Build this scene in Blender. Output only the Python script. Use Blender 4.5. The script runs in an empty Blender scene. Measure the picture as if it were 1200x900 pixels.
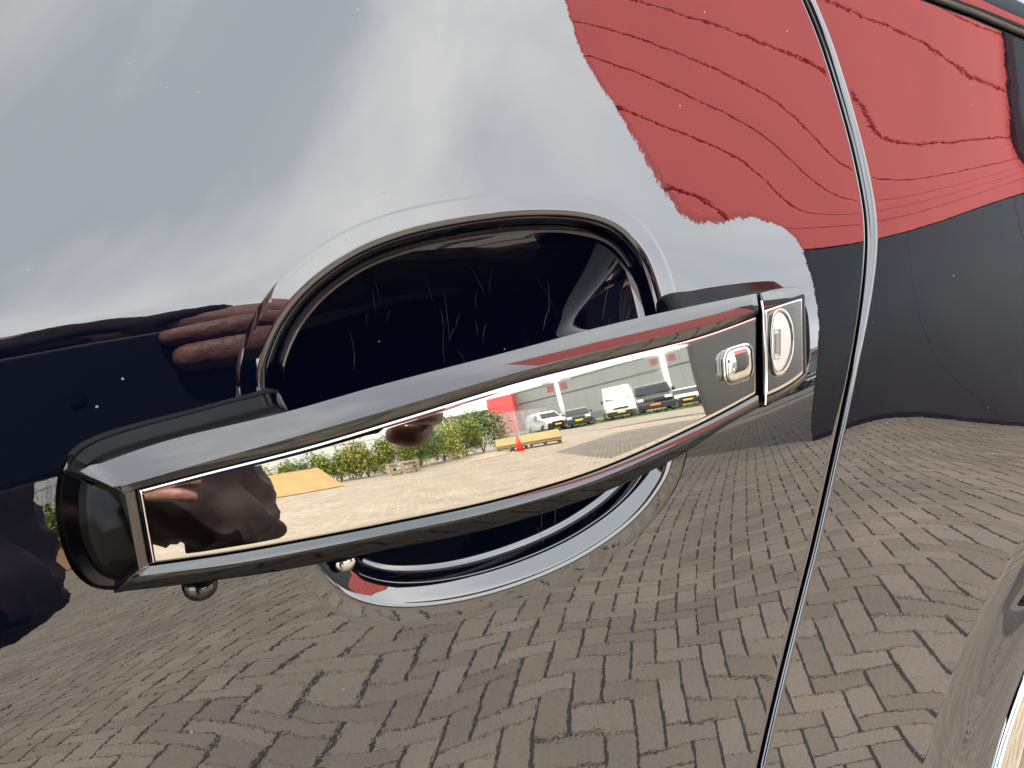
import bpy, bmesh, math, random
import numpy as np
from mathutils import Vector, Matrix
R = math.radians
random.seed(7); rng = np.random.default_rng(7)
scene = bpy.context.scene
C = scene.collection

# ------------------------------------------------------------------ camera (phone lens, 26 mm equivalent)
CAM_POS = np.array([0.0, -0.26, 1.0489])
psi, th, kap = R(18.73), R(8.82), R(7.31)          # yaw to the rear of the car, pitch down, roll
_f = np.array([math.sin(psi)*math.cos(th), math.cos(psi)*math.cos(th), -math.sin(th)])
_r = np.array([math.cos(psi), -math.sin(psi), 0.0]); _u = np.cross(_r, _f)
CAM_R = math.cos(kap)*_r - math.sin(kap)*_u
CAM_U = math.sin(kap)*_r + math.cos(kap)*_u
CAM_F = _f
cam_data = bpy.data.cameras.new('camera'); cam = bpy.data.objects.new('camera', cam_data); C.objects.link(cam)
cam_data.lens = 26.0; cam_data.sensor_width = 36.0; cam_data.clip_start = 0.004; cam_data.clip_end = 900.0
M = Matrix.Identity(4)
for i in range(3):
    M[i][0] = CAM_R[i]; M[i][1] = CAM_U[i]; M[i][2] = -CAM_F[i]; M[i][3] = CAM_POS[i]
cam.matrix_world = M
scene.camera = cam

# ------------------------------------------------------------------ sky, sun, exposure
SUN_AZ, SUN_EL = R(-22), R(54)                     # the sun stands behind the car (+y), a little to the front
sun_from = Vector((math.sin(SUN_AZ)*math.cos(SUN_EL), math.cos(SUN_AZ)*math.cos(SUN_EL), math.sin(SUN_EL)))
world = bpy.data.worlds.new('World'); scene.world = world; world.use_nodes = True
wn, wl = world.node_tree.nodes, world.node_tree.links
wn.clear()
wout = wn.new('ShaderNodeOutputWorld'); wbg = wn.new('ShaderNodeBackground'); wbg.inputs['Strength'].default_value = 0.13
sky = wn.new('ShaderNodeTexSky'); sky.sky_type = 'NISHITA'; sky.sun_disc = False
sky.sun_elevation = SUN_EL; sky.sun_rotation = SUN_AZ; sky.air_density = 1.0; sky.dust_density = 1.5; sky.ozone_density = 1.0
wco = wn.new('ShaderNodeTexCoord'); wmp = wn.new('ShaderNodeMapping')
wmp.inputs['Scale'].default_value = (1.0, 1.0, 1.5); wmp.inputs['Location'].default_value = (0.35, 0.2, 0.1)
wl.new(wco.outputs['Generated'], wmp.inputs['Vector'])
cl = wn.new('ShaderNodeTexNoise'); cl.inputs['Scale'].default_value = 1.1; cl.inputs['Detail'].default_value = 6; cl.inputs['Roughness'].default_value = 0.5
cl.inputs['Distortion'].default_value = 0.0
wl.new(wmp.outputs[0], cl.inputs['Vector'])
rampc = wn.new('ShaderNodeValToRGB'); rampc.color_ramp.elements[0].position = 0.40; rampc.color_ramp.elements[1].position = 0.62
rampc.color_ramp.elements[0].color = (0.84, 0.84, 0.84, 1); rampc.color_ramp.elements[1].color = (1, 1, 1, 1)
wl.new(cl.outputs['Fac'], rampc.inputs[0])
cl2 = wn.new('ShaderNodeTexNoise'); cl2.inputs['Scale'].default_value = 2.0; cl2.inputs['Detail'].default_value = 10; cl2.inputs['Roughness'].default_value = 0.55
wl.new(wmp.outputs[0], cl2.inputs['Vector'])
ramp2 = wn.new('ShaderNodeValToRGB'); ramp2.color_ramp.elements[0].position = 0.46; ramp2.color_ramp.elements[1].position = 0.63
ramp2.color_ramp.elements[0].color = (10.6, 11.2, 12.0, 1); ramp2.color_ramp.elements[1].color = (15.8, 15.8, 15.5, 1)
wl.new(cl2.outputs['Fac'], ramp2.inputs[0])
wmix = wn.new('ShaderNodeMix'); wmix.data_type = 'RGBA'
wl.new(rampc.outputs[0], wmix.inputs[0]); wl.new(sky.outputs[0], wmix.inputs[6]); wl.new(ramp2.outputs[0], wmix.inputs[7])
wl.new(wmix.outputs[2], wbg.inputs['Color']); wl.new(wbg.outputs[0], wout.inputs['Surface'])
sd = bpy.data.lights.new('sun', 'SUN'); sd.energy = 3.7; sd.angle = R(0.6); sd.color = (1.0, 0.945, 0.86)
sun = bpy.data.objects.new('sun', sd); C.objects.link(sun)
sun.rotation_euler = sun_from.to_track_quat('Z', 'Y').to_euler()
scene.view_settings.view_transform = 'Standard'; scene.view_settings.look = 'None'
scene.view_settings.exposure = 2.35; scene.view_settings.gamma = 1.0; scene.view_settings.use_curve_mapping = False
scene.cycles.max_bounces = 8; scene.cycles.glossy_bounces = 6; scene.cycles.diffuse_bounces = 3; scene.cycles.transmission_bounces = 4
scene.cycles.caustics_reflective = False; scene.cycles.caustics_refractive = False
scene.cycles.sample_clamp_indirect = 8.0

# ------------------------------------------------------------------ helpers
def empty(name, loc=(0, 0, 0), rotz=0.0, parent=None):
    o = bpy.data.objects.new(name, None); C.objects.link(o)
    o.location = loc; o.rotation_euler = (0, 0, rotz); o.empty_display_size = 0.05
    o.parent = parent
    return o
def tag(o, label=None, cat=None, group=None, kind=None):
    if label: o['label'] = label
    if cat: o['category'] = cat
    if group: o['group'] = group
    if kind: o['kind'] = kind
    return o
def obj(name, me, mat=None, parent=None):
    o = bpy.data.objects.new(name, me); C.objects.link(o); o.parent = parent
    if mat is not None:
        me.materials.clear(); me.materials.append(mat)
    return o
def from_py(name, verts, faces, smooth=True):
    me = bpy.data.meshes.new(name)
    me.from_pydata([tuple(map(float, v)) for v in verts], [], [tuple(map(int, f)) for f in faces]); me.update()
    if smooth: me.polygons.foreach_set('use_smooth', [True]*len(me.polygons))
    return me
def bm_mesh(name, bm, smooth=False):
    me = bpy.data.meshes.new(name); bm.normal_update(); bm.to_mesh(me); bm.free()
    if smooth: me.polygons.foreach_set('use_smooth', [True]*len(me.polygons))
    return me
def box(bm, c, s, rot=None):
    m = Matrix.Translation(c) @ (rot if rot is not None else Matrix.Identity(4)) @ Matrix.Diagonal((s[0], s[1], s[2], 1))
    return bmesh.ops.create_cube(bm, size=1.0, matrix=m)['verts']
def cyl(bm, c, r1, r2, h, seg=16, rot=None):
    m = Matrix.Translation(c) @ (rot if rot is not None else Matrix.Identity(4))
    return bmesh.ops.create_cone(bm, cap_ends=True, segments=seg, radius1=r1, radius2=r2, depth=h, matrix=m)['verts']
def grid_faces(nu, nv, wrap_u=False):
    F = []
    for i in range(nu - (0 if wrap_u else 1)):
        a, b = i*nv, ((i+1) % nu)*nv
        for j in range(nv-1):
            F.append((a+j, b+j, b+j+1, a+j+1))
    return F
def bevel(o, w, seg=2, ang=30):
    m = o.modifiers.new('bevel', 'BEVEL'); m.width = w; m.segments = seg; m.limit_method = 'ANGLE'; m.angle_limit = R(ang); m.harden_normals = False
    return o

# ------------------------------------------------------------------ materials
def principled(name):
    m = bpy.data.materials.new(name); m.use_nodes = True
    return m, m.node_tree.nodes, m.node_tree.links, m.node_tree.nodes['Principled BSDF']
def mat(name, col, rough=0.5, metal=0.0, ior=1.5, var=0.12, vscale=6.0, bump=0.0, bscale=60.0, coat=0.0, space='Object'):
    m, n, l, b = principled(name)
    b.inputs['Roughness'].default_value = rough; b.inputs['Metallic'].default_value = metal; b.inputs['IOR'].default_value = ior
    b.inputs['Coat Weight'].default_value = coat; b.inputs['Coat Roughness'].default_value = 0.03
    tc = n.new('ShaderNodeTexCoord')
    nz = n.new('ShaderNodeTexNoise'); nz.inputs['Scale'].default_value = vscale; nz.inputs['Detail'].default_value = 6
    l.new(tc.outputs[space], nz.inputs['Vector'])
    rp = n.new('ShaderNodeValToRGB'); rp.color_ramp.elements[0].position = 0.3; rp.color_ramp.elements[1].position = 0.7
    rp.color_ramp.elements[0].color = tuple(c*(1-var) for c in col)+(1,); rp.color_ramp.elements[1].color = tuple(min(1, c*(1+var)) for c in col)+(1,)
    l.new(nz.outputs['Fac'], rp.inputs[0]); l.new(rp.outputs[0], b.inputs['Base Color'])
    if bump > 0:
        nb = n.new('ShaderNodeTexNoise'); nb.inputs['Scale'].default_value = bscale; nb.inputs['Detail'].default_value = 4
        l.new(tc.outputs[space], nb.inputs['Vector'])
        bp = n.new('ShaderNodeBump'); bp.inputs['Distance'].default_value = bump; bp.inputs['Strength'].default_value = 1.0
        l.new(nb.outputs['Fac'], bp.inputs['Height']); l.new(bp.outputs[0], b.inputs['Normal'])
    return m
def paint_material():
    m, n, l, b = principled('black_car_paint')
    b.inputs['Roughness'].default_value = 0.0; b.inputs['IOR'].default_value = 1.63
    tc = n.new('ShaderNodeTexCoord')
    # orange peel of the clear coat
    n1 = n.new('ShaderNodeTexNoise'); n1.inputs['Scale'].default_value = 420; n1.inputs['Detail'].default_value = 2
    n2 = n.new('ShaderNodeTexNoise'); n2.inputs['Scale'].default_value = 60; n2.inputs['Detail'].default_value = 1
    l.new(tc.outputs['Object'], n1.inputs['Vector']); l.new(tc.outputs['Object'], n2.inputs['Vector'])
    b1 = n.new('ShaderNodeBump'); b1.inputs['Distance'].default_value = PEEL1; b1.inputs['Strength'].default_value = 1
    b2 = n.new('ShaderNodeBump'); b2.inputs['Distance'].default_value = PEEL2; b2.inputs['Strength'].default_value = 1
    l.new(n1.outputs['Fac'], b1.inputs['Height']); l.new(n2.outputs['Fac'], b2.inputs['Height']); l.new(b1.outputs[0], b2.inputs['Normal'])
    l.new(b2.outputs[0], b.inputs['Normal'])
    # dust specks
    vo = n.new('ShaderNodeTexVoronoi'); vo.inputs['Scale'].default_value = 95; vo.inputs['Randomness'].default_value = 1
    l.new(tc.outputs['Object'], vo.inputs['Vector'])
    lt = n.new('ShaderNodeMath'); lt.operation = 'LESS_THAN'; lt.inputs[1].default_value = 0.045
    l.new(vo.outputs['Distance'], lt.inputs[0])
    sep = n.new('ShaderNodeSeparateColor'); l.new(vo.outputs['Color'], sep.inputs[0])
    gt = n.new('ShaderNodeMath'); gt.operation = 'GREATER_THAN'; gt.inputs[1].default_value = 0.66; l.new(sep.outputs[0], gt.inputs[0])
    mu = n.new('ShaderNodeMath'); mu.operation = 'MULTIPLY'; l.new(lt.outputs[0], mu.inputs[0]); l.new(gt.outputs[0], mu.inputs[1])
    mx = n.new('ShaderNodeMix'); mx.data_type = 'RGBA'; l.new(mu.outputs[0], mx.inputs[0])
    mx.inputs[6].default_value = (0.0004, 0.0008, 0.0030, 1); mx.inputs[7].default_value = (0.06, 0.057, 0.05, 1)
    l.new(mx.outputs[2], b.inputs['Base Color'])
    ro = n.new('ShaderNodeMath'); ro.operation = 'MULTIPLY'; ro.inputs[1].default_value = 0.5; l.new(mu.outputs[0], ro.inputs[0])
    l.new(ro.outputs[0], b.inputs['Roughness'])
    return m
PEEL1, PEEL2 = 0.0000016, 0.000009
PAINT = paint_material()
GLOSS = mat('gloss_black_plastic', (0.0015, 0.0015, 0.002), 0.02, ior=1.5, var=0.2, vscale=40, bump=0.000001, bscale=300)
RUBBER = mat('black_rubber', (0.002, 0.002, 0.0022), 0.5, ior=1.2, var=0.25, vscale=60)
CHROME = mat('polished_chrome', (0.255, 0.248, 0.233), 0.012, metal=1.0, var=0.03, vscale=30)
def smear(m, lo, hi, scale):                            # finger smears and faint dulling: the gloss varies over the surface
    n, l = m.node_tree.nodes, m.node_tree.links; b = n['Principled BSDF']
    tc = n.new('ShaderNodeTexCoord'); nz = n.new('ShaderNodeTexNoise'); nz.inputs['Scale'].default_value = scale; nz.inputs['Detail'].default_value = 8; nz.inputs['Roughness'].default_value = .65; nz.inputs['Distortion'].default_value = 1.2
    l.new(tc.outputs['Object'], nz.inputs['Vector']); mr = n.new('ShaderNodeMapRange'); mr.inputs[1].default_value = .45; mr.inputs[2].default_value = .75; mr.inputs[3].default_value = lo; mr.inputs[4].default_value = hi
    l.new(nz.outputs['Fac'], mr.inputs[0]); l.new(mr.outputs[0], b.inputs['Roughness'])
smear(CHROME, .008, .045, 42); smear(GLOSS, .012, .07, 55)
SILVER = mat('satin_lock_silver', (0.25, 0.243, 0.225), 0.42, metal=0.35, var=0.06, vscale=300, bump=0.00001, bscale=900)
MOUNT = mat('satin_black_mount', (0.0008, 0.0008, 0.001), 0.12, ior=1.14, var=0.2, vscale=40)
DARKHOLE = mat('dark_cavity', (0.004, 0.004, 0.004), 0.7, var=0.2)
GLASS = mat('tinted_glass', (0.006, 0.008, 0.008), 0.01, ior=1.6, var=0.1)

# ------------------------------------------------------------------ the car's side: one smooth sheet y = F(x, z), a B-spline with a soft crease
def knots(b): return np.concatenate([[b[0]]*3, b, [b[-1]]*3]).astype(float)
KX = knots(np.array([-.30, -.2, -.1, 0, .1, .17, .24, .31, .4, .55, .75]))
KT = knots(np.array([-.45, -.36, -.28, -.21, -.15, -.10, -.05, 0, .05, .1, .15, .21, .28]))
KA = knots(np.array([-.30, 0, .2, .4, .75])); WC = 0.003
NX, NT, NA = len(KX)-4, len(KT)-4, len(KA)-4
CREASE = [0.413852, -0.103778, 0.006666, 1.048832]
COEF = np.array([-0.105250, -0.096631, -0.082405, -0.068064, -0.060077, -0.055259, -0.051331, -0.046788, -0.041033, -0.034569, -0.028021, -0.021784, -0.016172, -0.013498, -0.012450, -0.097842, -0.088987, -0.074173, -0.058914, -0.049870, 
 -0.044968, -0.040628, -0.035952, -0.030254, -0.023855, -0.017863, -0.012325, -0.007573, -0.005440, -0.004635, -0.084247, -0.074881, -0.059123, -0.041888, -0.031229, -0.024804, -0.020890, -0.015971, -0.009616, -0.003970, 
 0.000915, 0.004945, 0.008120, 0.009284, 0.009573, -0.067388, -0.057473, -0.040288, -0.020854, -0.007525, -0.000120, 0.005374, 0.012575, 0.017159, 0.020865, 0.023704, 0.025984, 0.027157, 0.027095, 0.026901, 
 -0.053622, -0.043366, -0.025520, -0.003646, 0.011895, 0.023529, 0.028846, 0.033241, 0.036429, 0.039000, 0.041333, 0.042164, 0.042252, 0.042176, 0.041822, -0.043492, -0.033247, -0.015193, 0.006632, 0.023620, 
 0.032268, 0.037769, 0.044063, 0.049456, 0.052860, 0.053439, 0.054136, 0.055892, 0.055390, 0.054787, -0.035931, -0.025731, -0.008178, 0.012943, 0.027930, 0.036366, 0.042978, 0.050185, 0.057808, 0.063988, 
 0.066233, 0.067885, 0.067597, 0.066348, 0.065208, -0.030403, -0.020391, -0.002805, 0.016601, 0.031439, 0.039113, 0.044418, 0.050959, 0.063024, 0.068810, 0.073595, 0.076242, 0.075879, 0.073832, 0.072311, 
 -0.025749, -0.015851, 0.001125, 0.021081, 0.034103, 0.040710, 0.046270, 0.050103, 0.060518, 0.071046, 0.076954, 0.080226, 0.080516, 0.078427, 0.076716, -0.022240, -0.012671, 0.004016, 0.023680, 0.034551, 
 0.041456, 0.049093, 0.055936, 0.063722, 0.071400, 0.076241, 0.079667, 0.080807, 0.079026, 0.077357, -0.024556, -0.015761, -0.000534, 0.015913, 0.029206, 0.042065, 0.052830, 0.062850, 0.070669, 0.074826, 
 0.076827, 0.077084, 0.075623, 0.072873, 0.070817, -0.034000, -0.025465, -0.010473, 0.009130, 0.025906, 0.039445, 0.051065, 0.060142, 0.067101, 0.072026, 0.074224, 0.073944, 0.070844, 0.066611, 0.063781, 
 -0.040837, -0.032208, -0.016630, 0.004205, 0.021956, 0.036628, 0.048181, 0.057531, 0.064729, 0.069240, 0.071259, 0.070800, 0.067327, 0.062603, 0.059472, 0.240539, 0.223132, 0.076802, 0.013235, 0.046837, 
 0.125233, 0.187002])
SH = COEF[:NX*NT].reshape(NX, NT); AL = COEF[NX*NT:]
def bspl(k, x, deg=3):
    n = len(k)-deg-1
    x = np.clip(x, k[deg]+1e-9, k[n]-1e-9)
    B = ((x[:, None] >= k[None, :-1]) & (x[:, None] < k[None, 1:])).astype(float)
    for d in range(1, deg+1):
        if d == deg: Bp = B
        N = np.zeros((len(x), len(k)-d-1))
        for i in range(len(k)-d-1):
            a, b = k[i+d]-k[i], k[i+d+1]-k[i+1]
            if a > 0: N[:, i] += (x-k[i])/a*B[:, i]
            if b > 0: N[:, i] += (k[i+d+1]-x)/b*B[:, i+1]
        B = N
    D = np.zeros_like(B)
    for i in range(n):
        a, b = k[i+deg]-k[i], k[i+deg+1]-k[i+1]
        if a > 0: D[:, i] += deg/a*Bp[:, i]
        if b > 0: D[:, i] -= deg/b*Bp[:, i+1]
    return B, D
def zc(x): return np.polyval(CREASE, np.clip(x, -.3, .6))
def dzc(x): return np.where((x > -.3) & (x < .6), np.polyval(np.polyder(CREASE), x), 0.0)
XL, XH, TL, TH = -.24, .62, -.40, .20
def sheet(x, t):
    xc, tc_ = np.clip(x, XL, XH), np.clip(t, TL, TH)
    Bx, Dx = bspl(KX, xc); Bt, Dt = bspl(KT, tc_); Ba, Da = bspl(KA, xc)
    al, dal = Ba@AL, Da@AL
    y = ((Bx@SH)*Bt).sum(1); fx = ((Dx@SH)*Bt).sum(1); ft = ((Bx@SH)*Dt).sum(1)
    q = tc_/WC; sp = WC*np.where(q > 30, q, np.log1p(np.exp(np.minimum(q, 30)))); sg = 1/(1+np.exp(-np.clip(q, -40, 40)))
    y, fx, ft = y+al*sp, fx+dal*sp, ft+al*sg
    ex, et = x-xc, t-tc_
    kx = np.exp(-np.abs(ex)/.25)                       # away from the handle the side settles to a plain, gently curved panel
    y = y + fx*np.sign(ex)*.25*(1-kx) + ft*et - 0.30*np.minimum(et, 0)**2*-1 + 0.35*np.maximum(et, 0)**2
    return y, fx*kx, ft + 0.6*np.minimum(et, 0) + 0.7*np.maximum(et, 0)
def F0(x, z):
    x = np.asarray(x, float); z = np.asarray(z, float)
    y, fx, ft = sheet(x, z-zc(x)); return y, fx-ft*dzc(x), ft
# wheel arch: flare round a circle
ARC_R = 0.470; ARC_C = np.array([0.702, 0.425])
def flare(x, z):
    d = np.hypot(x-ARC_C[0], z-ARC_C[1]) - ARC_R
    u = np.clip(1-d/0.042, 0, 1)
    return -0.0044*u*u*(3-2*u)*np.clip((0.92-z)/0.10, 0, 1)
def F(x, z):
    y, gx, gz = F0(x, z); e = 1e-5
    w = flare(x, z)
    return y+w, gx+(flare(x+e, z)-flare(x-e, z))/(2*e), gz+(flare(x, z+e)-flare(x, z-e))/(2*e)
def rays(p):
    p = np.atleast_2d(np.asarray(p, float))
    d = CAM_F + ((p[:, 0]-600)/867.)[:, None]*CAM_R - ((p[:, 1]-450)/867.)[:, None]*CAM_U
    return d/np.linalg.norm(d, axis=1, keepdims=True)
def hit(p, surf=F, start=0.03):                        # where the sight line through a measured outline point meets a surface
    d = rays(p); s = (start-CAM_POS[1])/d[:, 1]
    for _ in range(14):
        P = CAM_POS + s[:, None]*d; y, gx, gz = surf(P[:, 0], P[:, 2])
        s = s - np.clip((P[:, 1]-y)/(d[:, 1]-gx*d[:, 0]-gz*d[:, 2]), -.03, .03)
    return CAM_POS + s[:, None]*d
def smooth_curve(P, n, closed=False):                  # Catmull-Rom resampling by arc length
    P = np.asarray(P, float); m = len(P); out = []
    rngk = m if closed else m-1
    for i in range(rngk):
        if closed: a, b, c_, d = P[(i-1) % m], P[i], P[(i+1) % m], P[(i+2) % m]
        else: a, b, c_, d = P[max(i-1, 0)], P[i], P[i+1], P[min(i+2, m-1)]
        for t in np.linspace(0, 1, 24, endpoint=False):
            out.append(0.5*((2*b)+(-a+c_)*t+(2*a-5*b+4*c_-d)*t*t+(-a+3*b-3*c_+d)*t**3))
    if not closed: out.append(P[-1])
    else: out.append(out[0])
    out = np.array(out); s = np.concatenate([[0], np.cumsum(np.linalg.norm(np.diff(out, axis=0), axis=1))])
    q = np.linspace(0, s[-1], n+1)[:-1] if closed else np.linspace(0, s[-1], n)
    return np.stack([np.interp(q, s, out[:, k]) for k in range(out.shape[1])], -1)

_e = hit([(1206, 795), (1171, 900)], lambda x, z: (F0(x, z)[0]-.0067, F0(x, z)[1], F0(x, z)[2]))[:, [0, 2]]
_d = _e[1]-_e[0]; _h = np.linalg.norm(_d)/2; _n = np.array([-_d[1], _d[0]])/(2*_h); _n = _n if _n[0] > 0 else -_n
ARC_C[:] = _e.mean(0)+_n*math.sqrt(ARC_R**2-_h**2)          # arch circle through two measured points of its edge
car = empty('parked_car', (0.0, 0.9, 0.0))
tag(car, 'glossy black car on the brick paving, its door handle close to the lens', 'car')
def cobj(name, me, m, parent=None):                    # a part of the car given in world coordinates
    o = obj(name, me, m, parent if parent is not None else car)
    if parent is None: o.matrix_parent_inverse = Matrix.Translation((0, -0.9, 0))
    return o

# shut line between door and rear panel, measured on the sheet
GAPP = hit([(945, 0), (963, 40), (985, 110), (1003, 175), (1014, 230), (1019, 262), (1018, 300), (1010, 370), (996, 450), (981, 520), (955, 640), (927, 750), (907, 830), (891, 900)])
gz_, gx_ = GAPP[::-1, 2], GAPP[::-1, 0]
gzz = np.linspace(gz_[0], gz_[-1], 200); gxx = np.interp(gzz, gz_, gx_)
ker = np.exp(-0.5*(np.arange(-14, 15)/6.)**2); ker /= ker.sum(); gxx = np.convolve(np.pad(gxx, 14, mode='reflect', reflect_type='odd'), ker, 'valid')
def xgap(z):
    z = np.asarray(z, float)
    lo = gxx[0] + (z-gzz[0])*(gxx[12]-gxx[0])/(gzz[12]-gzz[0])*0.5; hi = gxx[-1] + (z-gzz[-1])*(gxx[-1]-gxx[-12])/(gzz[-1]-gzz[-12])*0.7
    return np.where(z < gzz[0], lo, np.where(z > gzz[-1], hi, np.interp(z, gzz, gxx)))
GAPW = 0.0020; ROD, ROQ = 0.0024, 0.0056                             # gap width, radius of the rolled panel edge
def roll(s, RO):
    q = np.minimum(np.maximum(s, 0), RO); return RO-np.sqrt(np.maximum(RO*RO-(RO-q)**2, 0))

# measured outline of the grab recess behind the handle
CUP_PX = [(317, 452), (322, 415), (343, 372), (378, 333), (428, 300), (488, 278), (556, 264), (622, 257), (682, 259), (722, 272), (748, 298), (764, 335), (779, 400), (786, 470), (778, 534), (761, 570), (732, 603), (688, 635), (639, 660), (580, 681), (520, 694), (463, 697), (422, 689), (398, 673), (376, 645), (350, 590), (328, 520)]
cupc = smooth_curve(hit(CUP_PX)[:, [0, 2]], 240, closed=True)
CC = cupc.mean(0)+np.array([.014, -.002])
tg = np.roll(cupc, -1, 0)-np.roll(cupc, 1, 0); nrm = np.stack([tg[:, 1], -tg[:, 0]], -1); nrm /= np.linalg.norm(nrm, axis=1, keepdims=True)
if ((cupc-CC)*nrm).sum() < 0: nrm = -nrm
def in_offset(x, z, off):
    P = cupc + nrm*off
    out = np.zeros(len(x), bool); j = len(P)-1
    for i in range(len(P)):
        xi, zi, xj, zj = P[i, 0], P[i, 1], P[j, 0], P[j, 1]
        cond = ((zi > z) != (zj > z)) & (x < (xj-xi)*(z-zi)/((zj-zi) if abs(zj-zi) > 1e-12 else 1e-12)+xi)
        out ^= cond; j = i
    return out
zrow = np.concatenate([np.linspace(.40, .70, 26)[:-1], np.linspace(.70, 1.0, 200)[:-1], np.linspace(1.0, 1.10, 125)[:-1], np.linspace(1.10, 1.205, 70)[:-1], np.linspace(1.205, 1.28, 14)])
def panel(name, scol, side, keep=None, extra=None):
    nz = len(zrow); xs = []; zs = []; ys = []
    for s in scol:
        x = xgap(zrow) + side*(GAPW/2 + s); xs.append(x); zs.append(zrow)
    X = np.concatenate(xs); Z = np.concatenate(zs); S = np.repeat(scol, nz)
    y, _, _ = F(X, Z)
    u_ = np.clip((Z-.97)/.07, 0, 1); RO = np.full(len(S), ROD) if side < 0 else .0024+(ROQ-.0024)*u_*u_*(3-2*u_); Y = y + np.where(S < RO, roll(S, RO), 0)
    V = np.stack([X, Y, Z], -1)
    # return flange into the gap
    fx = xgap(zrow) + side*GAPW/2
    yfl = F(fx, zrow)[0]
    fl = np.stack([fx, yfl+0.022, zrow], -1)
    V = np.concatenate([fl, V]); ncol = len(scol)+1
    Fc = np.array(grid_faces(ncol, nz))
    if side < 0: Fc = Fc[:, ::-1]
    if keep is not None:
        ok = keep(V[:, 0], V[:, 2]); Fc = Fc[ok[Fc].any(1)]
    return V, Fc
scol_d = np.concatenate([ROD*(1-np.cos(np.linspace(0, math.pi/2, 8)))[:-1], np.linspace(ROD, .02, 12)[:-1], np.linspace(.02, .46, 300)[:-1], np.linspace(.46, 1.25, 30)])
Vd, Fd = panel('door', scol_d, -1, keep=lambda x, z: ~in_offset(x, z, 0.0105))
# recess as rings that follow its outline: flat lip, rolled rim, steep wall, round bowl
DEP = 0.036
def rim_profile(w):                                     # w: 1 at the broad lower lip, 0 at the tight upper rim
    RF, A1, A2, x0, st = .0058+.0050*w, 48-25*w, 74-2*w, -.0050-.0012*w, .0003+.0050*w
    P = [(-.0125, -.00012), (-.0115, -.00003), (-.0105, 0)]
    for a in np.linspace(0, A1, 14): P.append((x0+RF*math.sin(R(a)), RF*(1-math.cos(R(a)))))
    d1, h1 = P[-1]
    for k in (1, 2, 3, 4, 5): P.append((d1+st*k/5, h1+st*k/5*math.tan(R(A1))))
    d1, h1 = P[-1]; r2 = .0022; cx, cy = d1-r2*math.sin(R(A1)), h1+r2*math.cos(R(A1))
    for a in np.linspace(A1, A2, 8)[1:]: P.append((cx+r2*math.sin(R(a)), cy-r2*math.cos(R(a))))
    d1, h1 = P[-1]
    for k in (1, 2, 3): P.append((d1+.0007*k, h1+.0007*k*math.tan(R(A2))))
    return P
wl_ = np.clip((.995-cupc[:, 1])/.05, 0, 1); wl_ = wl_*wl_*(3-2*wl_)
PRF = np.array([rim_profile(w) for w in wl_])           # outline point, step, (distance inwards, depth)
rings = []
Rm = np.linalg.norm(cupc-CC, axis=1)
vr = []
for k in range(PRF.shape[1]):
    d, h = PRF[:, k, 0], PRF[:, k, 1]
    vr.append((cupc + np.where((d <= 0)[:, None], -nrm*d[:, None], (CC-cupc)*(d/Rm)[:, None]), h))
d2, h2 = PRF[:, -1, 0], PRF[:, -1, 1]
for a in np.linspace(0, 1, 26)[1:]:
    k0 = d2/Rm; kk = k0+(1-k0)*a*0.985
    vr.append((cupc+(CC-cupc)*kk[:, None], h2+(DEP-h2)*(1-(1-a)**2.3)))
Vc = []
for p, h in vr:
    y, gx, gz = F(p[:, 0], p[:, 1]); Vc.append(np.stack([p[:, 0], y+h, p[:, 1]], -1))
nr, nc = len(Vc), 240
Vc = np.concatenate(Vc); off = len(Vd); Fcup = []
for i in range(nr-1):
    for j in range(nc):
        Fcup.append((i*nc+j, i*nc+(j+1) % nc, (i+1)*nc+(j+1) % nc, (i+1)*nc+j))
Fcup = [f for f in Fcup]
last = len(Vc); Vc = np.concatenate([Vc, Vc[-nc:].mean(0)[None]])
Ftri = [((nr-1)*nc+j, (nr-1)*nc+(j+1) % nc, last) for j in range(nc)]
def orient(V, Fs):                                     # make faces look outwards (-y)
    f = Fs[len(Fs)//3]; a, b, c_ = V[f[0]], V[f[1]], V[f[2]]
    return [tuple(q[::-1]) for q in Fs] if np.cross(b-a, c_-a)[1] > 0 else Fs
Fcup = orient(Vc, Fcup); Ftri = orient(Vc, Ftri)
me = from_py('door_panel', Vd, orient(Vd, [tuple(f) for f in Fd]))
door = cobj('door_panel', me, PAINT)
cup = cobj('grab_recess', from_py('grab_recess', Vc, list(Fcup)+list(Ftri)), PAINT, door)

# rear panel beyond the shut line, cut out for the wheel arch and for the quarter-window moulding
TRL = hit([(1000, -34), (1085, 0), (1140, 20), (1200, 45), (1260, 72), (1330, 105)])
tz = lambda x: np.where(x < TRL[0, 0], TRL[0, 2]+(TRL[0, 0]-x)*0.22, np.where(x > TRL[-1, 0], TRL[-1, 2]-(x-TRL[-1, 0])*.05, np.interp(x, TRL[:, 0], TRL[:, 2])))
scol_q = np.concatenate([ROQ*(1-np.cos(np.linspace(0, math.pi/2, 12)))[:-1], np.linspace(ROQ, .02, 12)[:-1], np.linspace(.02, .30, 190)[:-1], np.linspace(.30, 1.30, 60)])
Vq, Fq = panel('rear', scol_q, 1, keep=None)
dA = np.hypot(Vq[:, 0]-ARC_C[0], Vq[:, 2]-ARC_C[1])
okq = (dA > ARC_R) & (Vq[:, 2] < tz(Vq[:, 0])-.0006)
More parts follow.
